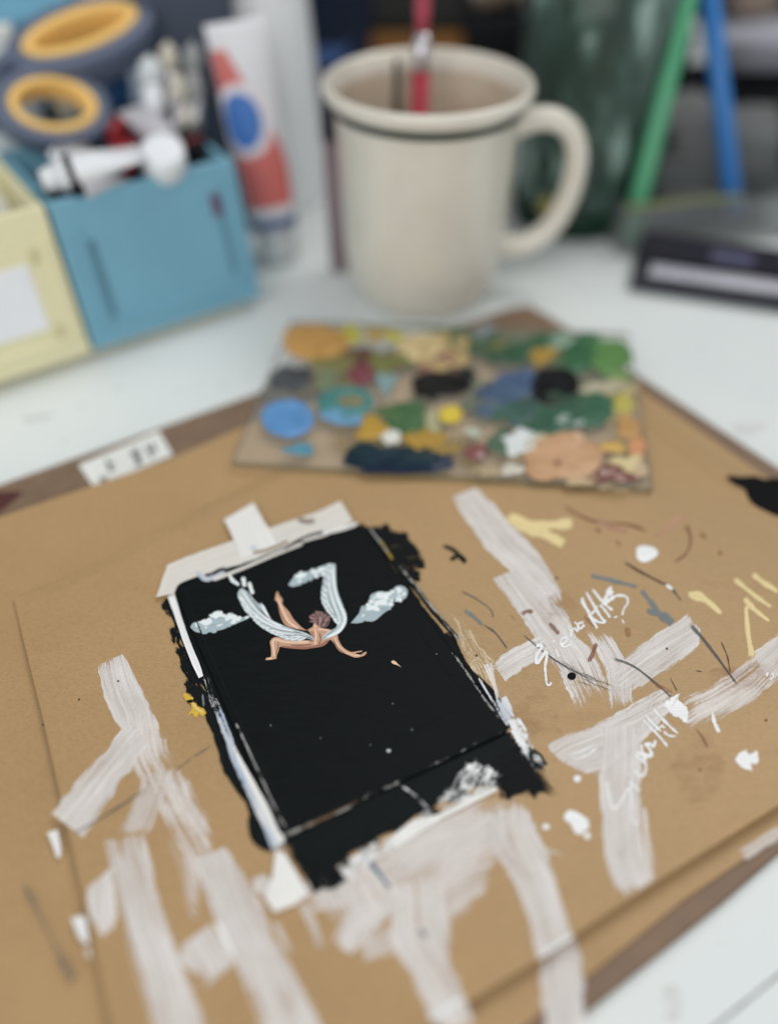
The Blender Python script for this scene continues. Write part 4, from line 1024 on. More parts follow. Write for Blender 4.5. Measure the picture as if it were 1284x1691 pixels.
# sweep puts a across the plane normal: brushes standing in the mug
red = plain('red_lacquer', (168, 66, 82), .3, .1, 90)
silver = plain('silver_metal', (206, 200, 204), .3, .1, 90, metal=.85)
mauve = plain('grey_mauve', (120, 104, 104), .5)
def mug_pt(px, py, dx):
    Y = MC.y + dx
    return atY(px, py, Y)
b0 = V((MC.x - .004, MC.y + .004, DZ + .010)); tp = atY(698, 20, MC.y + .022)
dirb = (tp - b0).normalized(); top = b0 + dirb * .185
rb = thing('paint_brush', 'red handled paint brush standing in the cream mug', 'brush', b0)
Lb = .185
lathe('handle', [(.100, 0), (.100, .0026), (.108, .0037), (.13, .0042), (.15, .0036), (.18, .0018), (.184, .0)], b0, top, red, rb, 20)
lathe('ferrule', [(.086, 0), (.086, .0040), (.087, .0043), (.091, .0040), (.0925, .0044), (.094, .0040), (.1005, .0033), (.1005, 0)], b0, top, silver, rb, 20)
lathe('bristles', [(0, 0), (.004, .0022), (.03, .0040), (.086, .0040)], b0, top, plain('red_bristles', (168, 46, 62), .6, .2, 300), rb, 20)
b1 = V((MC.x - .013, MC.y + .012, DZ + .012)); tp = atY(655, 96, MC.y + .030)
d1 = (tp - b1).normalized()
db = thing('paint_brush', 'thin dark paint brush leaning on the inner back wall of the mug', 'brush', b1)
lathe('handle', [(.03, 0), (.03, .0016), (.05, .0020), (.085, .0014), (.087, 0)], b1, b1 + d1, plain('dark_handle', (60, 58, 54), .4), db, 14)
lathe('bristles', [(0, 0), (.004, .001), (.03, .0016)], b1, b1 + d1, plain('dark_bristles', (48, 44, 40), .8), db, 14)

# ------------------------------------------------------------------ the two drawer bins at the left
BA = math.radians(34.7)
E1 = V((math.cos(BA), math.sin(BA), 0)); N1 = V((-math.sin(BA), math.cos(BA), 0)); UP = V((0, 0, 1))
BL = V((-.12683, .32268, -.002)); BH = .061; BT = .013; BW = .0814
def binbox(name, label, org, w, c, cedge, panel_in, extra=None):
    """open-topped bin: front leans back, walls have thickness; s along the front, d into the bin, z up"""
    mt = plain(name + '_plastic_' + cedge, c, .42, .05, 25, .06)
    t = thing(name, label, 'drawer', (org.x, org.y, DZ))
    P = lambda s, d, z: org + E1 * s + N1 * (d + BT * z / BH) + UP * z
    dep, th = .068, .0028
    hexa('front_panel', [P(0, 0, 0), P(w, 0, 0), P(w, th, 0), P(0, th, 0)], [P(0, 0, BH), P(w, 0, BH), P(w, th, BH), P(0, th, BH)], mt, t, .0009)
    hexa('side_panel', [P(0, th, 0), P(th, th, 0), P(th, dep, 0), P(0, dep, 0)], [P(0, th, BH - .001), P(th, th, BH - .001), P(th, dep, BH - .001), P(0, dep, BH - .001)], mt, t, .0006)
    hexa('side_panel', [P(w - th, th, 0), P(w, th, 0), P(w, dep, 0), P(w - th, dep, 0)], [P(w - th, th, BH - .001), P(w, th, BH - .001), P(w, dep, BH - .001), P(w - th, dep, BH - .001)], mt, t, .0006)
    hexa('back_panel', [P(th, dep - th, 0), P(w - th, dep - th, 0), P(w - th, dep, 0), P(th, dep, 0)], [P(th, dep - th, BH - .001), P(w - th, dep - th, BH - .001), P(w - th, dep, BH - .001), P(th, dep, BH - .001)], mt, t, .0006)
    hexa('bottom', [P(th, th, .0), P(w - th, th, .0), P(w - th, dep - th, .0), P(th, dep - th, .0)], [P(th, th, .003), P(w - th, th, .003), P(w - th, dep - th, .003), P(th, dep - th, .003)], mt, t, 0)
    return t, P, mt
blue, PB, mblue = binbox('storage_bin', 'pale blue plastic bin with grooved front panel filled with art supplies', BL, BW, (118, 170, 192), 'blue', True)
def strip(P, nm, s0, z0, s1, z1, w, proud, m, par):
    d = V((s1 - s0, 0, z1 - z0)); L_ = d.length; n = V((-d.z, 0, d.x)) / L_ * w / 2
    q = [(s0 + n.x, z0 + n.z), (s1 + n.x, z1 + n.z), (s1 - n.x, z1 - n.z), (s0 - n.x, z0 - n.z)]
    return hexa(nm, [P(a, .0001, b) for a, b in q], [P(a, -proud, b) for a, b in q], m, par, min(.0004, proud * .4))
# raised border round a sunken label field, the two dark slots of the field
strip(PB, 'border', .0115, .0095, BW - .0085, .0095, .0035, .0010, mblue, blue)
strip(PB, 'border', .0080, .0080, .0080, .0500, .0030, .0010, mblue, blue)
strip(PB, 'border', BW - .0055, .0080, BW - .0055, .0560, .0030, .0010, mblue, blue)
dkb = plain('blue_slot', (86, 128, 146), .5)
strip(PB, 'slot', .0125, .0115, .0120, .0440, .0030, .0004, dkb, blue)
strip(PB, 'slot', BW - .0105, .0140, BW - .0110, .0500, .0024, .0004, dkb, blue)
strip(PB, 'paint_mark', BW - .0120, .0400, BW - .0125, .0490, .0042, .0006, plain('maroon_mark', (98, 62, 92), .5), blue)
YW = .0814
YL = BL - E1 * (YW + .0016)
yel, PY_, mcream = binbox('storage_bin', 'pale cream plastic bin with a blank white label on its front', YL, YW, (232, 226, 186), 'cream', True)
strip(PY_, 'border', .0080, .0080, YW - .0060, .0080, .0030, .0010, mcream, yel)
strip(PY_, 'border', YW - .0045, .0080, YW - .0045, .0500, .0026, .0010, mcream, yel)
lbl = plain('white_label', (238, 240, 244), .5, .02, 100, .05)
q = [(.012, .0150), (YW - .0135, .0150), (YW - .0135, .0415), (.012, .0415)]
hexa('label', [PY_(a, .0001, b) for a, b in q], [PY_(a, -.0005, b) for a, b in q], lbl, yel, .0002)
for s_, z_ in ((YW - .0100, .0440), (YW - .0100, .0125)):
    strip(PY_, 'clip', s_, z_ - .003, s_, z_ + .003, .0030, .0009, plain('cream_clip', (206, 198, 156), .5), yel)
# the low stand under both bins
st = thing('bin_stand', 'low cream stand under the two plastic bins', 'stand', (YL.x, YL.y, DZ))
PS_ = lambda s, d, z: YL + E1 * s + N1 * d + UP * z
zb0, zb1 = DZ - YL.z + .0002, -.0004
hexa('stand_plate', [PS_(.0, .006, zb0), PS_(.158, .006, zb0), PS_(.158, .066, zb0), PS_(.0, .066, zb0)], [PS_(.0, .006, zb1), PS_(.158, .006, zb1), PS_(.158, .066, zb1), PS_(.0, .066, zb1)], plain('cream_stand', (206, 200, 176), .6), st, .0006)

# things in the cream bin
pk = plain('white_card', (232, 232, 226), .6)
note = thing('card_stack', 'off-white cards standing inside the cream bin', 'cards', at(10, 300, .03))
for k in range(4):
    hexa('card', [PY_(.020 + .004 * k, .012 + .010 * k, .004), PY_(.074, .012 + .010 * k, .004), PY_(.074, .0135 + .010 * k, .004), PY_(.020 + .004 * k, .0135 + .010 * k, .004)],
         [PY_(.020 + .004 * k, .012 + .010 * k, .050 + .002 * k), PY_(.074, .012 + .010 * k, .050 + .002 * k), PY_(.074, .0135 + .010 * k, .050 + .002 * k), PY_(.020 + .004 * k, .0135 + .010 * k, .050 + .002 * k)], pk, note, .0002)

# ---- things in the blue bin
greyblue = plain('grey_blue_rubber', (94, 104, 126), .5, .08, 60)
yellow = plain('yellow_rubber', (250, 204, 120), .45, .05, 60)
steel = plain('steel', (176, 178, 182), .3, .08, 90, metal=.9)
sc_c = at(110, 150, .078)
scis = thing('scissors', 'scissors with grey-blue handles lined in yellow on top of the bins', 'scissors', sc_c)
def loop(nm, c, a, b, band, thick, mat, inner):
    n_ = a.cross(b).normalized()
    if n_.z < 0: n_ = -n_
    N = 48
    pth = [c + a * math.cos(2 * math.pi * k / N) + b * math.sin(2 * math.pi * k / N) for k in range(N)]
    o = sweep(nm, pth, rr(thick, band, .45), mat, scis, closed=True, up=n_)
    ka, kb = (a.length - thick * 1.35) / a.length, (b.length - thick * 1.35) / b.length
    pth2 = [c + a * (ka * math.cos(2 * math.pi * k / N)) + b * (kb * math.sin(2 * math.pi * k / N)) for k in range(N)]
    pth2 = [p + n_ * .0006 for p in pth2]
    sweep(inner, pth2, rr(thick * .62, band * 1.02, .5), yellow, o, closed=True, up=n_)
    return o
c1 = at(88, 184, .070); c2 = at(140, 72, .088)
tl = math.radians(38)
loop('handle', c1, E1 * .0215 - UP * .002, (N1 * math.cos(tl) + UP * math.sin(tl)) * .0165, .0058, .0034, greyblue, 'handle_lining')
tl2 = math.radians(22)
loop('handle', c2, (E1 * .0310 + UP * .005), (N1 * math.cos(tl2) + UP * math.sin(tl2)) * .0160, .0085, .0042, greyblue, 'handle_lining')
# shanks and blades run away to the left, past the frame
j = at(-70, 200, .066)
for c_, nm, dz in ((c1, 'shank', 0), (c2, 'shank', .004)):
    p0 = c_ - E1 * (.0200 if c_ is c1 else .029)
    sweep(nm, [p0, p0.lerp(j, .5) + UP * .002, j + UP * dz], rr(.0034, .0055, .45), greyblue, scis)
for s_ in (1, -1):
    p1 = j + V((-.075, -.02 + .006 * s_, -.006))
    sweep('blade', [j + UP * .002 * s_, p1], rr(.0008, .0055, .4), steel, scis, scale=[1, .35])

def inb(px, py, z): return at(px, py, z)
wht = plain('white_plastic', (236, 238, 242), .35, .03, 60)
wh2 = plain('white_tube', (230, 232, 236), .35, .06, 80)
blk = plain('black_plastic', (26, 27, 30), .4, .15, 60)
redp = plain('dark_red_plastic', (150, 28, 34), .35, .1, 60)
bluep = plain('blue_plastic', (38, 92, 150), .4, .1, 60)
ltg = plain('pale_grey_plastic', (190, 188, 194), .4, .08, 60)
tealp = plain('dark_teal', (52, 84, 92), .5, .15, 60)
def tube_thing(label, p0, p1, r, mat, capmat, cat='tube', bandmat=None, flat_=.6, crimp=True):
    """paint tube: round shoulder and ridged cap at p0, flattened crimped end at p1"""
    p0, p1 = V(p0), V(p1); L_ = (p1 - p0).length
    t = thing('paint_tube', label, cat, p0)
    x, y, a = frame(p1 - p0)
    vs, fs = [], []
    seg = 24
    pf = [(.16, .45, .45), (.18, .9, .9), (.22, 1, 1), (.55, 1.05, .8), (.85, 1.18, .3), (.93, 1.25, .08), (1.0, 1.25, .06)]
    for tt, kx, ky in pf:
        for k in range(seg):
            th = 2 * math.pi * k / seg
            vs.append(p0 + a * (tt * L_) + x * (r * kx * math.cos(th)) + y * (r * ky * math.sin(th)))
    for i in range(len(pf) - 1):
        for k in range(seg): fs.append([i * seg + k, i * seg + (k + 1) % seg, (i + 1) * seg + (k + 1) % seg, (i + 1) * seg + k])
    fs.append(list(range(seg))[::-1]); fs.append([(len(pf) - 1) * seg + k for k in range(seg)])
    fix_normals(build('body', vs, fs, mat, t, True))
    lathe('cap', [(0, 0), (0, r * .55), (L_ * .02, r * .62), (L_ * .14, r * .72), (L_ * .165, r * .72), (L_ * .165, 0)], p0, p1, capmat, t, 18)
    if bandmat is not None:
        lathe('band', [(L_ * .26, r * 1.0), (L_ * .26, r * 1.035), (L_ * .33, r * 1.04), (L_ * .33, r * 1.0)], p0, p1, bandmat, t, 24, caps=False)
    return t
t1 = tube_thing('white paint tube with a dark band lying across the front of the blue bin', inb(70, 300, .063), inb(232, 252, .069), .0072, wht, wh2, bandmat=blk)
tube_thing('pale grey paint tube under the white tube in the blue bin', inb(120, 318, .060), inb(200, 290, .060), .0050, ltg, blk)
tube_thing('mauve-grey paint tube sloping down behind the white cap in the blue bin', inb(292, 250, .058), inb(220, 178, .070), .0068, ltg, wh2)
tube_thing('dark red paint tube between white tube and white cap in the blue bin', inb(203, 290, .056), inb(206, 225, .060), .0055, redp, redp)
tube_thing('dark red paint tube lying deeper under the scissors handle', inb(180, 222, .060), inb(210, 196, .060), .0050, redp, redp)
wc = inb(270, 262, .064)
bt = thing('bottle', 'small bottle with a round white cap at the front of the blue bin', 'bottle', wc - UP * .05)
ax = (V((0.15, -.55, 1))).normalized()
lathe('cap', [(-.006, 0), (-.006, .0088), (-.005, .0094), (.004, .0092), (.0055, .0082), (.006, .006), (.006, 0)], wc, wc + ax, wht, bt, 28)
lathe('body', [(-.052, 0), (-.052, .008), (-.05, .009), (-.015, .009), (-.009, .0075), (-.006, .0075)], wc, wc + ax, ltg, bt, 24)
c_ = inb(192, 140, .068)
bt2 = thing('bottle', 'blue bottle cap showing between the scissors handles and the brushes', 'bottle', c_ - UP * .05)
lathe('cap', [(-.008, 0), (-.008, .0066), (.003, .0070), (.005, .006), (.005, 0)], c_, c_ + V((.1, -.3, 1)), bluep, bt2, 20)
lathe('body', [(-.050, 0), (-.050, .0075), (-.012, .0075), (-.008, .006)], c_, c_ + V((.1, -.3, 1)), tealp, bt2, 20)
# white inside the front scissors loop
c_ = inb(108, 182, .055)
tube_thing('ivory paint tube seen through the front scissors handle', c_ - E1 * .010, c_ + E1 * .022 + UP * .004, .0062, plain('ivory_tube', (226, 216, 196), .5), blk)
# brushes and pens standing at the right rear of the bin
def brush(label, foot, tip, r, hm, fm, bm_):
    foot, tip = V(foot), V(tip); L_ = (tip - foot).length
    t = thing('paint_brush', label, 'brush', foot)
    lathe('handle', [(0, 0), (L_ * .01, r * .5), (L_ * .3, r), (L_ * .62, r * .8), (L_ * .70, r * .7)], foot, tip, hm, t, 14)
    lathe('ferrule', [(L_ * .70, r * .75), (L_ * .71, r * .95), (L_ * .86, r * 1.1), (L_ * .86, 0)], foot, tip, fm, t, 14)
    lathe('bristles', [(L_ * .86, r * 1.05), (L_ * .90, r * 1.35), (L_ * .96, r * 1.1), (L_, 0)], foot, tip, bm_, t, 14)
    return t
cream_b = plain('pale_bristles', (206, 200, 184), .8, .2, 300)
grey_b = plain('grey_bristles', (150, 152, 152), .8, .2, 300)
F0 = PB(.055, .045, .006)
brush('white handled paint brush with a pale tip at the back of the blue bin', F0, inb(246, 88, .088), .0042, wht, wht, plain('off_white_tip', (214, 220, 222), .6))
brush('paint brush with silver ferrule beside the white brush in the blue bin', F0 + E1 * .008, inb(276, 66, .090), .0034, blk, silver, cream_b)
brush('paint brush with grey bristles at the right rear corner of the blue bin', F0 + E1 * .014, inb(318, 66, .092), .0032, tealp, silver, grey_b)
brush('thin paint brush with a dark handle leaning right in the blue bin', F0 + E1 * .018, inb(322, 122, .080), .0028, blk, steel, grey_b)
pen = thing('pen', 'ivory pen cap standing in the right rear corner of the blue bin', 'pen', F0 + E1 * .019)
pt_ = inb(312, 195, .062)
lathe('cap', [(-.004, 0), (-.004, .0046), (.004, .0046), (.006, .0036), (.006, 0)], pt_, pt_ + (pt_ - F0), cream_b, pen, 18)
lathe('barrel', [(-.055, 0), (-.055, .002), (-.05, .0036), (-.004, .0038)], pt_, pt_ + (pt_ - F0), blk, pen, 18)
brush('paint brush with a brown handle leaning left at the back of the blue bin', PB(.050, .05, .006), inb(258, 118, .080), .0030, plain('brown_handle', (92, 52, 40), .4), steel, grey_b)
brush('paint brush with a dark blue handle between the white and the silver brush', PB(.058, .04, .006), inb(296, 118, .080), .0030, plain('ink_blue_handle', (40, 52, 86), .4), silver, cream_b)
brush('short pale brush crossing in front of the brushes in the blue bin', PB(.046, .03, .02), inb(300, 170, .066), .0030, ltg, silver, plain('white_bristles', (222, 222, 218), .8, .1, 300))
tube_thing('small white paint tube with a black cap behind the dark red tubes', inb(236, 214, .060), inb(262, 166, .068), .0048, wh2, blk)
tube_thing('small black paint tube at the front right corner of the blue bin', inb(330, 258, .056), inb(306, 214, .062), .0052, blk, blk, bandmat=redp)
tube_thing('silver paint tube lying flat left in the blue bin below the scissors', inb(84, 262, .060), inb(150, 244, .062), .0050, steel, wht)
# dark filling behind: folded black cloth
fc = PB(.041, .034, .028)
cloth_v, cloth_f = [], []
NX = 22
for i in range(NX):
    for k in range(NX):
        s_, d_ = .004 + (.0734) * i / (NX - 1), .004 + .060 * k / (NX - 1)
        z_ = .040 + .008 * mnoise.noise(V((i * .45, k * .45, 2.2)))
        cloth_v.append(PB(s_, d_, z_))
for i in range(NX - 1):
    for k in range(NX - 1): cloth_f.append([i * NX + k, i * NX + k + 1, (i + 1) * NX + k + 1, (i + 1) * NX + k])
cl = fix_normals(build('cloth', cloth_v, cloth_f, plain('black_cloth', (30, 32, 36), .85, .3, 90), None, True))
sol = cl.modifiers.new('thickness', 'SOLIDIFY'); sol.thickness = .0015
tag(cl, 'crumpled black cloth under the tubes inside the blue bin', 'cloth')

# ------------------------------------------------------------------ behind the bins
def standing(name, label, cat, px0, px1, py_top, Y, base_z, depth, mat, ang=0.0, bev=.003, parts=None, group=None):
    """upright block between two picture columns at distance Y"""
    a, b = atY(px0, py_top, Y), atY(px1, py_top, Y)
    w = b.x - a.x
    h = max(a.z, b.z) - base_z
    t = thing(name, label, cat, ((a.x + b.x) / 2, Y, base_z), group)
    box('body', V(((a.x + b.x) / 2, Y + depth / 2, base_z)), w, depth, h, ang, mat, t, bev)
    return t, V(((a.x + b.x) / 2, Y, base_z)), w, h
navy = plain('slate_blue_cover', (66, 74, 90), .6, .1, 40)
t, o_, w_, h_ = standing('folder', 'dark slate-blue folder standing behind the brushes', 'folder', 196, 372, -60, .455, DZ, .012, navy, .05)
for k in range(3):
    box('page_block', o_ + V((0, .0135 + .004 * k, 0)), w_ * .96, .003, h_ * (.97 - .01 * k), .05, plain('page_paper', (196, 196, 190), .8), t, .0004)
t, o_, w_, h_ = standing('box', 'pale blue carton at the back behind the scissors', 'box', -60, 90, 42, .470, DZ, .06, plain('light_blue_card', (92, 160, 196), .6, .08, 40), .15)
box('lid', o_ + V((0, .03, h_)), w_ * 1.03, .062, .006, .15, plain('light_blue_lid', (120, 180, 208), .6), t, .001)
t, o_, w_, h_ = standing('paper_roll', 'white paper packet standing left of the pale blue carton', 'packet', -60, 22, 70, .44, DZ, .02, plain('white_packet', (222, 228, 232), .6, .04, 60), .2)
box('flap', o_ + V((0, .004, h_)), w_ * .9, .008, .006, .2, pk, t, .001)
t, o_, w_, h_ = standing('notebook', 'large pale sheet pad standing behind the pale blue carton', 'notebook', -160, 330, -120, .575, DZ, .012, plain('pale_pad', (214, 220, 228), .7, .04, 30), 0)
box('binding', o_ + V((0, -.0015, h_ * .93)), w_ * .98, .003, h_ * .06, 0, plain('grey_binding', (150, 156, 164), .6), t, .001)

# white tapered bottle
wb = V((-.0665, .500, DZ))
bot = thing('bottle', 'large white tapering plastic bottle behind the red and blue tube', 'bottle', wb)
whb = plain('milky_plastic', (248, 249, 251), .4, .03, 20)
lathe('body', [(0, 0), (0, .029), (.001, .0305), (.004, .0312), (.03, .0300), (.08, .0268), (.13, .0235), (.16, .0205), (.17, .016), (.175, .011), (.182, .011)], wb, wb + UP, whb, bot, 48)
lathe('cap', [(.180, 0), (.180, .0125), (.182, .013), (.205, .012), (.206, 0)], wb, wb + UP, plain('grey_cap', (170, 174, 180), .5), bot, 32)

# tube with red flash, blue disc and blue stripe
ta = at(462, 424, DZ + .001); tb_ = atY(384, 20, ta.y + .012)
ux = (tb_ - ta).normalized(); TL_ = .108; tb_ = ta + ux * TL_
lt = thing('paint_tube', 'white tube with red flash, blue disc and blue stripe leaning beside the blue bin', 'tube', ta)
xv = V((1, .15, 0)); xv = (xv - ux * xv.dot(ux)).normalized(); yv = ux.cross(xv)
if yv.y > 0: yv = -yv
def tr(tt):      # half width, half depth along the tube
    k = tt / TL_
    return (.0118 + .0020 * k) * (1 if k > .14 else .62), .0105 * (1 - .93 * k ** 2.2) * (1 if k > .14 else .8)
def tsurf(tt, th, off=0.0):
    a_, b_ = tr(tt)
    return ta + ux * tt + xv * ((a_ + off) * math.sin(th)) + yv * ((b_ + off) * math.cos(th))
def tpatch(nm, rng_t, thf, mat, off, parent):
    vs, fs = [], []
    NTT, NTH = 18, 12
    for i in range(NTT):
        tt = rng_t[0] + (rng_t[1] - rng_t[0]) * i / (NTT - 1)
        a0, a1 = thf(tt)
        for k in range(NTH): vs.append(tsurf(tt, a0 + (a1 - a0) * k / (NTH - 1), off))
    for i in range(NTT - 1):
        for k in range(NTH - 1): fs.append([i * NTH + k, i * NTH + k + 1, (i + 1) * NTH + k + 1, (i + 1) * NTH + k])
    o = build(nm, vs, fs, mat, parent, True)
    return o
pf = []
vs, fs = [], []
seg = 32; NT_ = 26
for i in range(NT_):
    tt = TL_ * (.14 + .86 * i / (NT_ - 1)) + .0001
    for k in range(seg): vs.append(tsurf(tt, 2 * math.pi * k / seg))
for i in range(NT_ - 1):
    for k in range(seg): fs.append([i * seg + k, i * seg + (k + 1) % seg, (i + 1) * seg + (k + 1) % seg, (i + 1) * seg + k])
fs.append(list(range(seg))); fs.append([(NT_ - 1) * seg + k for k in range(seg)])
tbody = fix_normals(build('body', vs, fs, plain('white_laminate', (226, 226, 230), .35, .04, 60), lt, True))
lathe('cap', [(0, 0), (0, .0092), (.001, .0100), (.013, .0098), (.0155, .0078), (.0165, .0078)], ta, tb_, plain('pale_cap', (204, 208, 210), .4), lt, 30)
redf = plain('red_print', (212, 112, 106), .4, .08, 50); blup = plain('blue_print', (62, 116, 190), .4, .08, 50); blud = plain('dark_blue_print', (56, 84, 134), .4, .08, 50)
tpatch('red_flash', (.028, .098), lambda t_: (-1.15 + .15 * math.sin(t_ * 60), 1.25 - 1.75 * max(0, (t_ - .045) / .053) + .0), redf, .00012, tbody)
tpatch('blue_stripe', (.0175, .0225), lambda t_: (-1.5, 1.4), blud, .00012, tbody)
tpatch('white_band', (.052, .084), lambda t_: (-.62 - math.sqrt(max(0, 1 - ((t_ - .068) / .016) ** 2)) * .90, -.25 + math.sqrt(max(0, 1 - ((t_ - .068) / .016) ** 2)) * .90), plain('white_print', (230, 222, 228), .4), .00022, tbody)
tpatch('blue_disc', (.0555, .0805), lambda t_: (-.45 - math.sqrt(max(0, 1 - ((t_ - .068) / .0125) ** 2)) * .72, -.42 + math.sqrt(max(0, 1 - ((t_ - .068) / .0125) ** 2)) * .72), blup, .00032, tbody)

# slim dark marker between bottle and mug
ma = at(560, 446, DZ)
mk = thing('marker', 'slim mauve-grey marker standing between white bottle and mug', 'marker', ma)
mb_ = atY(540, 120, ma.y + .004); mL = (mb_ - ma).length
lathe('barrel', [(0, 0), (0, .0040), (.002, .0044), (mL * .7, .0042), (mL * .7, 0)], ma, mb_, plain('mauve_barrel', (128, 108, 114), .45), mk, 18)
lathe('cap', [(mL * .70, 0), (mL * .70, .0047), (mL * .98, .0044), (mL, .003), (mL, 0)], ma, mb_, plain('dark_marker_cap', (62, 60, 68), .45), mk, 18)

# dark clutter behind the mug
def soft(name, label, cat, c, rx, ry, rz, mat, amp=.15, parent_parts=None, e=.6, sc_=3.0):
    """soft pouch: superellipsoid with folds resting on its base"""
    t = thing(name, label, cat, V(c) - UP * rz)
    vs, fs = [], []
    n1, n2 = 20, 36
    sp = lambda v, p: math.copysign(abs(v) ** p, v)
    for i in range(n1 + 1):
        ph = -math.pi / 2 + math.pi * i / n1
        for k in range(n2):
            th = 2 * math.pi * k / n2
            d = V((sp(math.cos(ph), e) * sp(math.cos(th), e), sp(math.cos(ph), e) * sp(math.sin(th), e), sp(math.sin(ph), e)))
            kk = 1 + amp * mnoise.noise(d * sc_ + V((c[0] * 50, c[1] * 50, 0)))
            vs.append(V(c) + V((d.x * rx, d.y * ry, max(-1, d.z * (kk if d.z > 0 else 1)) * rz)) * 1.0 + V((d.x * rx * (kk - 1), d.y * ry * (kk - 1), 0)))
    for i in range(n1):
        for k in range(n2): fs.append([i * n2 + k, i * n2 + (k + 1) % n2, (i + 1) * n2 + (k + 1) % n2, (i + 1) * n2 + k])
    o = build('body', vs, fs, mat, t, True)
    bm = bmesh.new(); bm.from_mesh(o.data); bmesh.ops.remove_doubles(bm, verts=bm.verts, dist=1e-5); bmesh.ops.recalc_face_normals(bm, faces=bm.faces); bm.to_mesh(o.data); bm.free()
    return t, o
navyc = plain('navy_fabric', (36, 44, 62), .8, .2, 60)
cc = atY(535, 95, .60)
t, o_ = soft('pouch', 'navy fabric pouch with a lighter blue patch behind the mug', 'pouch', (cc.x, .60, DZ + .075), .030, .022, .075, navyc, .12)
pz = atY(540, 62, .577)
lathe('patch', [(0, 0), (0, .014), (.0015, .0135), (.002, 0)], pz + V((0, .004, 0)), pz + V((0, -.02, .004)), plain('mid_blue_patch', (78, 108, 164), .7), t, 24, flat=(1, 1.25))
cc = atY(610, 20, .70)
t, c0_, w_, h_ = standing('book', 'dark red book standing at the back behind the mug', 'book', 540, 668, -70, .69, DZ, .02, plain('dark_red_cover', (84, 18, 24), .6, .12, 40), 0)
box('page_block', c0_ + V((0, .021, .003)), w_ * .97, .012, h_ * .97, 0, pk, t, .0005)
t, c0_, w_, h_ = standing('tin', 'black tin with an amber band behind the mug', 'tin', 588, 768, 22, .60, DZ, .05, plain('black_tin', (30, 32, 30), .45, .15, 40), 0, .006)
za, zb_ = atY(680, 92, .60).z, atY(680, 52, .60).z
box('amber_band', V((c0_.x, c0_.y + .0249, za)), w_ + .001, .0512, zb_ - za, 0, plain('amber_print', (140, 92, 36), .5, .1, 40), t, .001)
box('lid', c0_ + V((0, .025, h_ - .006)), w_ + .002, .053, .008, 0, plain('dark_lid', (44, 44, 42), .4), t, .002)
t, c0_, w_, h_ = standing('box', 'matt black box right of the black tin behind the mug', 'box', 770, 905, 38, .575, DZ, .06, plain('black_card', (20, 21, 25), .7, .15, 40), 0, .002)
zt = c0_.z + h_
box('lid', c0_ + V((0, .03, h_ - .008)), w_ + .002, .063, .010, 0, plain('black_lid', (26, 27, 32), .6), t, .001)
rp = V((c0_.x - .006, .60, zt + .0165))
rl = thing('tape_roll', 'beige roll of tape lying on top of the matt black box', 'tape', rp)
lathe('roll', [(-.012, .008), (-.012, .0140), (.012, .0140), (.012, .008), (-.012, .008)], rp, rp + V((1, .2, 0)), plain('beige_tape', (150, 130, 112), .7, .1, 60), rl, 32, caps=False)
lathe('core', [(-.012, .0070), (-.012, .0080), (.012, .0080), (.012, .0070), (-.012, .0070)], rp, rp + V((1, .2, 0)), pk, rl, 32, caps=False)
pw = V((c0_.x + .018, .60, zt + .002))
pc2 = thing('cup', 'small off-white cup beside the beige tape roll', 'cup', pw)
lathe('body', [(0, 0), (0, .008), (.022, .0105), (.022, .0098), (.002, .0075), (.002, 0)], pw, pw + UP, plain('grey_white_cup', (196, 190, 194), .5), pc2, 28)
lathe('rim', [(.021, .0098), (.021, .0112), (.0228, .0112), (.0228, .0098)], pw, pw + UP, wht, pc2, 28)

# green glass jar with murky water and the things in front of and behind it
jc = at(965, 398, DZ); jc = V((jc.x - .003, jc.y + .030, DZ))
jar = thing('jar', 'dark green glass jar of murky water behind the mug handle', 'jar', jc)
jg = NT('green_glass')
jg.p.inputs['Base Color'].default_value = (.16, .27, .22, 1)
jg.p.inputs['Roughness'].default_value = .06
jg.p.inputs['Alpha'].default_value = .16
jw = NT('murky_water')
gw = jw.obj()
mp = jw.n('ShaderNodeMapping', i_Scale=(70, 70, 26)); jw.l(gw, mp.inputs[0])
jw.l(jw.ramp(jw.noise(1.0, 4, .6, mp.outputs[0]), [(.42, col((8, 22, 18))), (.50, col((30, 52, 44))), (.56, col((74, 98, 90))), (.63, col((160, 182, 174)))]), jw.p.inputs['Base Color'])
jw.p.inputs['Roughness'].default_value = .25
lathe('wall', [(0, 0), (0, .0300), (.002, .0325), (.008, .0335), (.030, .0350), (.100, .0368), (.135, .037), (.145, .033), (.152, .031), (.165, .031), (.166, .0295), (.152, .0295), (.145, .031)], jc, jc + UP, jg.m, jar, 56, caps=False)
lathe('water', [(.003, 0), (.003, .029), (.006, .0312), (.030, .0334), (.100, .0352), (.128, .0352), (.128, 0)], jc, jc + UP, jw.m, jar, 48)
lathe('base_tint', [(.0002, .0301), (.002, .0328), (.010, .0338), (.016, .0343), (.016, .0336), (.002, .0320)], jc, jc + UP, plain('dark_green_glass', (20, 52, 40), .2, .2, 60), jar, 48, caps=False)
ys = atY(902, 340, jc.y - .034)
lathe('yellow_spot', [(0, 0), (0, .0052), (.0006, .0045), (.0007, 0)], ys, ys + V((-.35, -1, .05)), plain('yellow_spot', (152, 142, 76), .5), jar, 18)
bx = V((jc.x + .002, jc.y + .065, DZ))
gb = thing('bottle', 'pale sea-green glass bottle standing behind the green jar', 'bottle', bx)
lathe('body', [(0, 0), (0, .022), (.003, .024), (.11, .024), (.125, .020), (.14, .011), (.17, .0105)], bx, bx + UP, plain('sea_green_glass', (170, 196, 190), .25, .1, 30), gb, 36)
lathe('stopper', [(.17, 0), (.17, .012), (.19, .012), (.192, 0)], bx, bx + UP, wht, gb, 24)
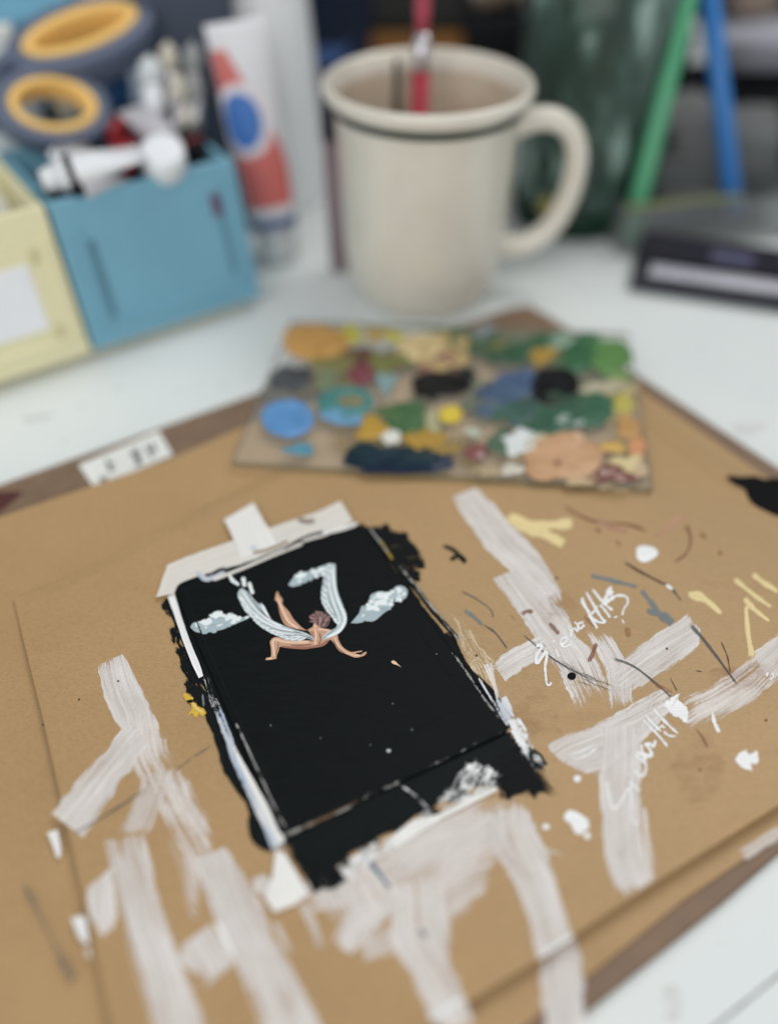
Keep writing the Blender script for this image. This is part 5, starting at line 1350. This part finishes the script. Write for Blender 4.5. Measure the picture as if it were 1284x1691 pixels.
t, c0_, w_, h_ = standing('box', 'grey-mauve box behind the green jar', 'box', 955, 1108, -60, .62, DZ, .05, plain('grey_mauve_card', (128, 126, 134), .6, .1, 40), 0)
box('lid', c0_ + V((0, .025, h_ * .86)), w_ + .002, .053, h_ * .14, 0, plain('grey_lid', (116, 114, 124), .6), t, .001)
t, c0_, w_, h_ = standing('case', 'dark green case between the jar and the green pencil', 'case', 1035, 1150, 52, .545, DZ, .03, plain('dark_green_case', (22, 36, 32), .5, .15, 40), 0)
box('clasp', c0_ + V((.004, -.0015, h_ * .8)), .010, .003, .010, 0, steel, t, .0006)

# pencils standing crossed in the clear tray
tray_c = at(1190, 372, DZ)
tp0 = at(1008, 400, DZ)
acr = NT('clear_acrylic'); acr.p.inputs['Base Color'].default_value = (.30, .32, .32, 1); acr.p.inputs['Roughness'].default_value = .2; acr.p.inputs['Alpha'].default_value = .34
acre = plain('olive_acrylic_edge', (126, 132, 92), .3, .1, 60)
Ra = math.radians(12)
Et = V((math.cos(Ra), math.sin(Ra), 0)); Nt = V((-math.sin(Ra), math.cos(Ra), 0))
to = at(1022, 424, DZ)
tray = thing('pen_tray', 'clear acrylic pen tray with olive edge holding the two crossed pencils', 'tray', to)
PT_ = lambda s, d, z: to + Et * s + Nt * d + UP * z
tw, td_, th_ = .105, .055, .0245
def slab(nm, s0, s1, d0, d1, z0_, z1_, m, par):
    return hexa(nm, [PT_(s0, d0, z0_), PT_(s1, d0, z0_), PT_(s1, d1, z0_), PT_(s0, d1, z0_)], [PT_(s0, d0, z1_), PT_(s1, d0, z1_), PT_(s1, d1, z1_), PT_(s0, d1, z1_)], m, par, .0004)
slab('bottom', 0, tw, 0, td_, .0003, .0023, acr.m, tray)
slab('wall', 0, tw, 0, .002, .0026, th_, acr.m, tray); slab('wall', 0, tw, td_ - .002, td_, .0026, th_, acr.m, tray)
slab('wall', 0, .002, .0023, td_ - .0023, .0026, th_, acr.m, tray); slab('wall', tw - .002, tw, .0023, td_ - .0023, .0026, th_, acr.m, tray)
slab('rim', -.0005, .062, -.0006, .0026, th_ + .0002, th_ + .0026, acre, tray)
def pencil(label, foot, tip, r, c, lead):
    foot, tip = V(foot), V(tip); L_ = (tip - foot).length; d = (tip - foot).normalized()
    t = thing('pencil', label, 'pencil', foot)
    lathe('barrel', [(0, 0), (.0004, r * .9), (.002, r), (L_ * .9, r), (L_ * .9, 0)], foot, tip, c, t, 14)
    lathe('wood_cone', [(L_ * .9, r * .98), (L_ * .97, r * .4), (L_ * .97, 0)], foot, tip, plain('pencil_wood', (206, 172, 128), .7), t, 12)
    lathe('lead', [(L_ * .97, r * .4), (L_, 0)], foot, tip, lead, t, 10)
    return t
gp_ = plain('green_lacquer', (84, 164, 122), .35, .06, 60); bp_ = plain('blue_lacquer', (48, 120, 192), .35, .06, 60)
g0 = at(1030, 412, DZ + .003) + V((.003, .006, 0)); g1 = atY(1152, -80, g0.y + .035)
pencil('green pencil leaning right in the clear tray', g0, g0 + (g1 - g0).normalized() * .175, .0049, gp_, gp_)
b0_ = at(1212, 366, DZ + .003); b1_ = atY(1162, -80, b0_.y + .030)
pencil('blue pencil leaning left in the clear tray', b0_, b0_ + (b1_ - b0_).normalized() * .175, .0050, bp_, bp_)
rd0 = at(1085, 372, DZ + .003) + V((0, .02, 0)); rd1 = atY(1108, 8, rd0.y + .02)
rpn = thing('pen', 'thin dark pen with a red tip behind the green pencil', 'pen', rd0)
lpen = (rd1 - rd0).length
lathe('barrel', [(0, 0), (0, .002), (lpen * .9, .0024), (lpen * .9, 0)], rd0, rd1, blk, rpn, 12)
lathe('tip', [(lpen * .9, .003), (lpen * 1.06, .0034), (lpen * 1.08, .002), (lpen * 1.08, 0)], rd0, rd1, plain('red_tip', (178, 56, 66), .4), rpn, 12)

for k, (lb, c_, s0, d0, s1, d1, rr__) in enumerate((('black graphite stick lying along the front of the clear tray', (30, 30, 34), .012, .010, .092, .014, .0042),
        ('dark violet-grey crayon lying behind the black graphite stick in the clear tray', (62, 60, 84), .020, .022, .085, .030, .0046), ('charcoal grey stump lying at the back of the clear tray', (74, 74, 78), .040, .040, .100, .036, .0050))):
    p0_, p1_ = PT_(s0, d0, .0023 + rr__), PT_(s1, d1, .0023 + rr__)
    t_ = thing('drawing_stick', lb, 'drawing stick', PT_(s0, d0, .0023))
    L_ = (p1_ - p0_).length
    lathe('shaft', [(0, 0), (0, rr__ * .8), (.001, rr__), (L_ * .88, rr__), (L_ * .88, 0)], p0_, p1_, plain('stick_%d' % k, c_, .5), t_, 12)
    lathe('tip', [(L_ * .88, rr__ * .9), (L_ * .97, rr__ * .45), (L_, 0)], p0_, p1_, plain('stick_tip_%d' % k, tuple(int(v * .7) for v in c_), .6), t_, 12)
# grey pouch and dark box in the tray's back, black bag, folded cloth
greyf = plain('grey_fabric', (112, 112, 112), .85, .12, 80)
mc = at(1150, 300, .020)
t, o_ = soft('pouch', 'grey felt pouch lying behind the clear tray', 'pouch', (mc.x + .006, mc.y + .062, DZ + .026), .034, .022, .026, greyf, .1, e=.85)
lathe('toggle', [(0, 0), (0, .003), (.002, .003), (.003, 0)], V((mc.x - .006, mc.y + .040, DZ + .034)), V((mc.x - .006, mc.y - .02, DZ + .040)), blk, t, 14)
mc = at(1262, 330, .01)
t, o_ = soft('pouch', 'grey fabric roll right of the blue pencil', 'pouch', (mc.x + .02, mc.y + .062, DZ + .022), .046, .022, .022, plain('mid_grey_fabric', (104, 106, 106), .85, .12, 80), .1, e=.8)
lathe('band', [(-.003, .0225), (-.003, .0232), (.003, .0232), (.003, .0225), (-.003, .0225)], V((mc.x + .022, mc.y + .062, DZ + .0240)), V((mc.x + 1, mc.y + .062, DZ + .0240)), blk, t, 28, flat=(1.05, 1.1), caps=False)
bb = atY(1250, 190, .585)
BGH = (atY(1250, 112, .60).z - DZ) / 2
t, o_ = soft('bag', 'black fabric bag at the back right behind the pencils', 'bag', (bb.x, .60, DZ + BGH), .058, .028, BGH, plain('black_fabric', (22, 23, 27), .85, .25, 60), .10, e=.55)
sweep('strap', [V((bb.x - .04, .573, DZ + BGH * 1.3)), V((bb.x - .01, .571, DZ + BGH)), V((bb.x + .03, .572, DZ + BGH * 1.1))], rr(.0008, .005, .4), plain('dark_strap', (36, 37, 42), .8), t, up=V((0, 0, 1)))
cb = V((bb.x + .010, .602, DZ + 2 * BGH + .002))
t, o_ = soft('cloth', 'folded pale grey cloth on top of the black bag', 'cloth', (cb.x, cb.y, cb.z + .012), .046, .024, .012, plain('pale_grey_cloth', (164, 164, 172), .85, .08, 60), .2, e=.6)
for k in range(2):
    sweep('fold', [V((cb.x - .040, cb.y - .0235, cb.z + .008 + .008 * k)), V((cb.x, cb.y - .0255, cb.z + .009 + .008 * k)), V((cb.x + .040, cb.y - .0235, cb.z + .008 + .008 * k))], circ(.0022, 8), plain('grey_cloth_fold', (150, 150, 160), .85), t)
be = V((bb.x - .012, .615, cb.z + .0245))
t, o_ = soft('sponge', 'beige sponge on the folded pale grey cloth', 'sponge', (be.x, be.y, be.z + .012), .014, .012, .012, plain('beige_sponge', (150, 132, 120), .9, .2, 120), .1, e=.5)
be = V((bb.x + .028, .615, cb.z + .0245))
t, o_ = soft('eraser', 'white eraser block on the folded pale grey cloth', 'eraser', (be.x, be.y, be.z + .010), .013, .011, .010, wht, .04, e=.35)

# dark case with silver bar at the right
Rc = math.radians(-17)
Ec = V((math.cos(Rc), math.sin(Rc), 0)); Nc = V((-math.sin(Rc), math.cos(Rc), 0))
co = at(1036, 482, DZ)
case = thing('pencil_case', 'low dark grey case with a silver bar along its front at the right edge', 'case', co)
PC_ = lambda s, d, z: co + Ec * s + Nc * d + UP * z
dk = plain('dark_grey_plastic', (58, 58, 66), .35, .12, 60); dk2 = plain('black_inner', (40, 38, 48), .5, .2, 60)
def cslab(nm, s0, s1, d0, d1, z0_, z1_, m, bv=.001):
    return hexa(nm, [PC_(s0, d0, z0_), PC_(s1, d0, z0_), PC_(s1, d1, z0_), PC_(s0, d1, z0_)], [PC_(s0, d0, z1_), PC_(s1, d0, z1_), PC_(s1, d1, z1_), PC_(s0, d1, z1_)], m, case, bv)
cslab('tray', 0, .15, 0, .046, .0002, .0075, dk, .002)
cslab('lid', .002, .148, .017, .044, .0078, .0122, dk2, .0015)
cslab('silver_bar', .008, .15, .0035, .0125, .0078, .0105, plain('brushed_silver', (214, 212, 222), .3, .08, 60, metal=.4), .0008)
cslab('latch', .035, .055, .019, .027, .0124, .0144, plain('violet_grey_latch', (92, 92, 122), .4), .0008)
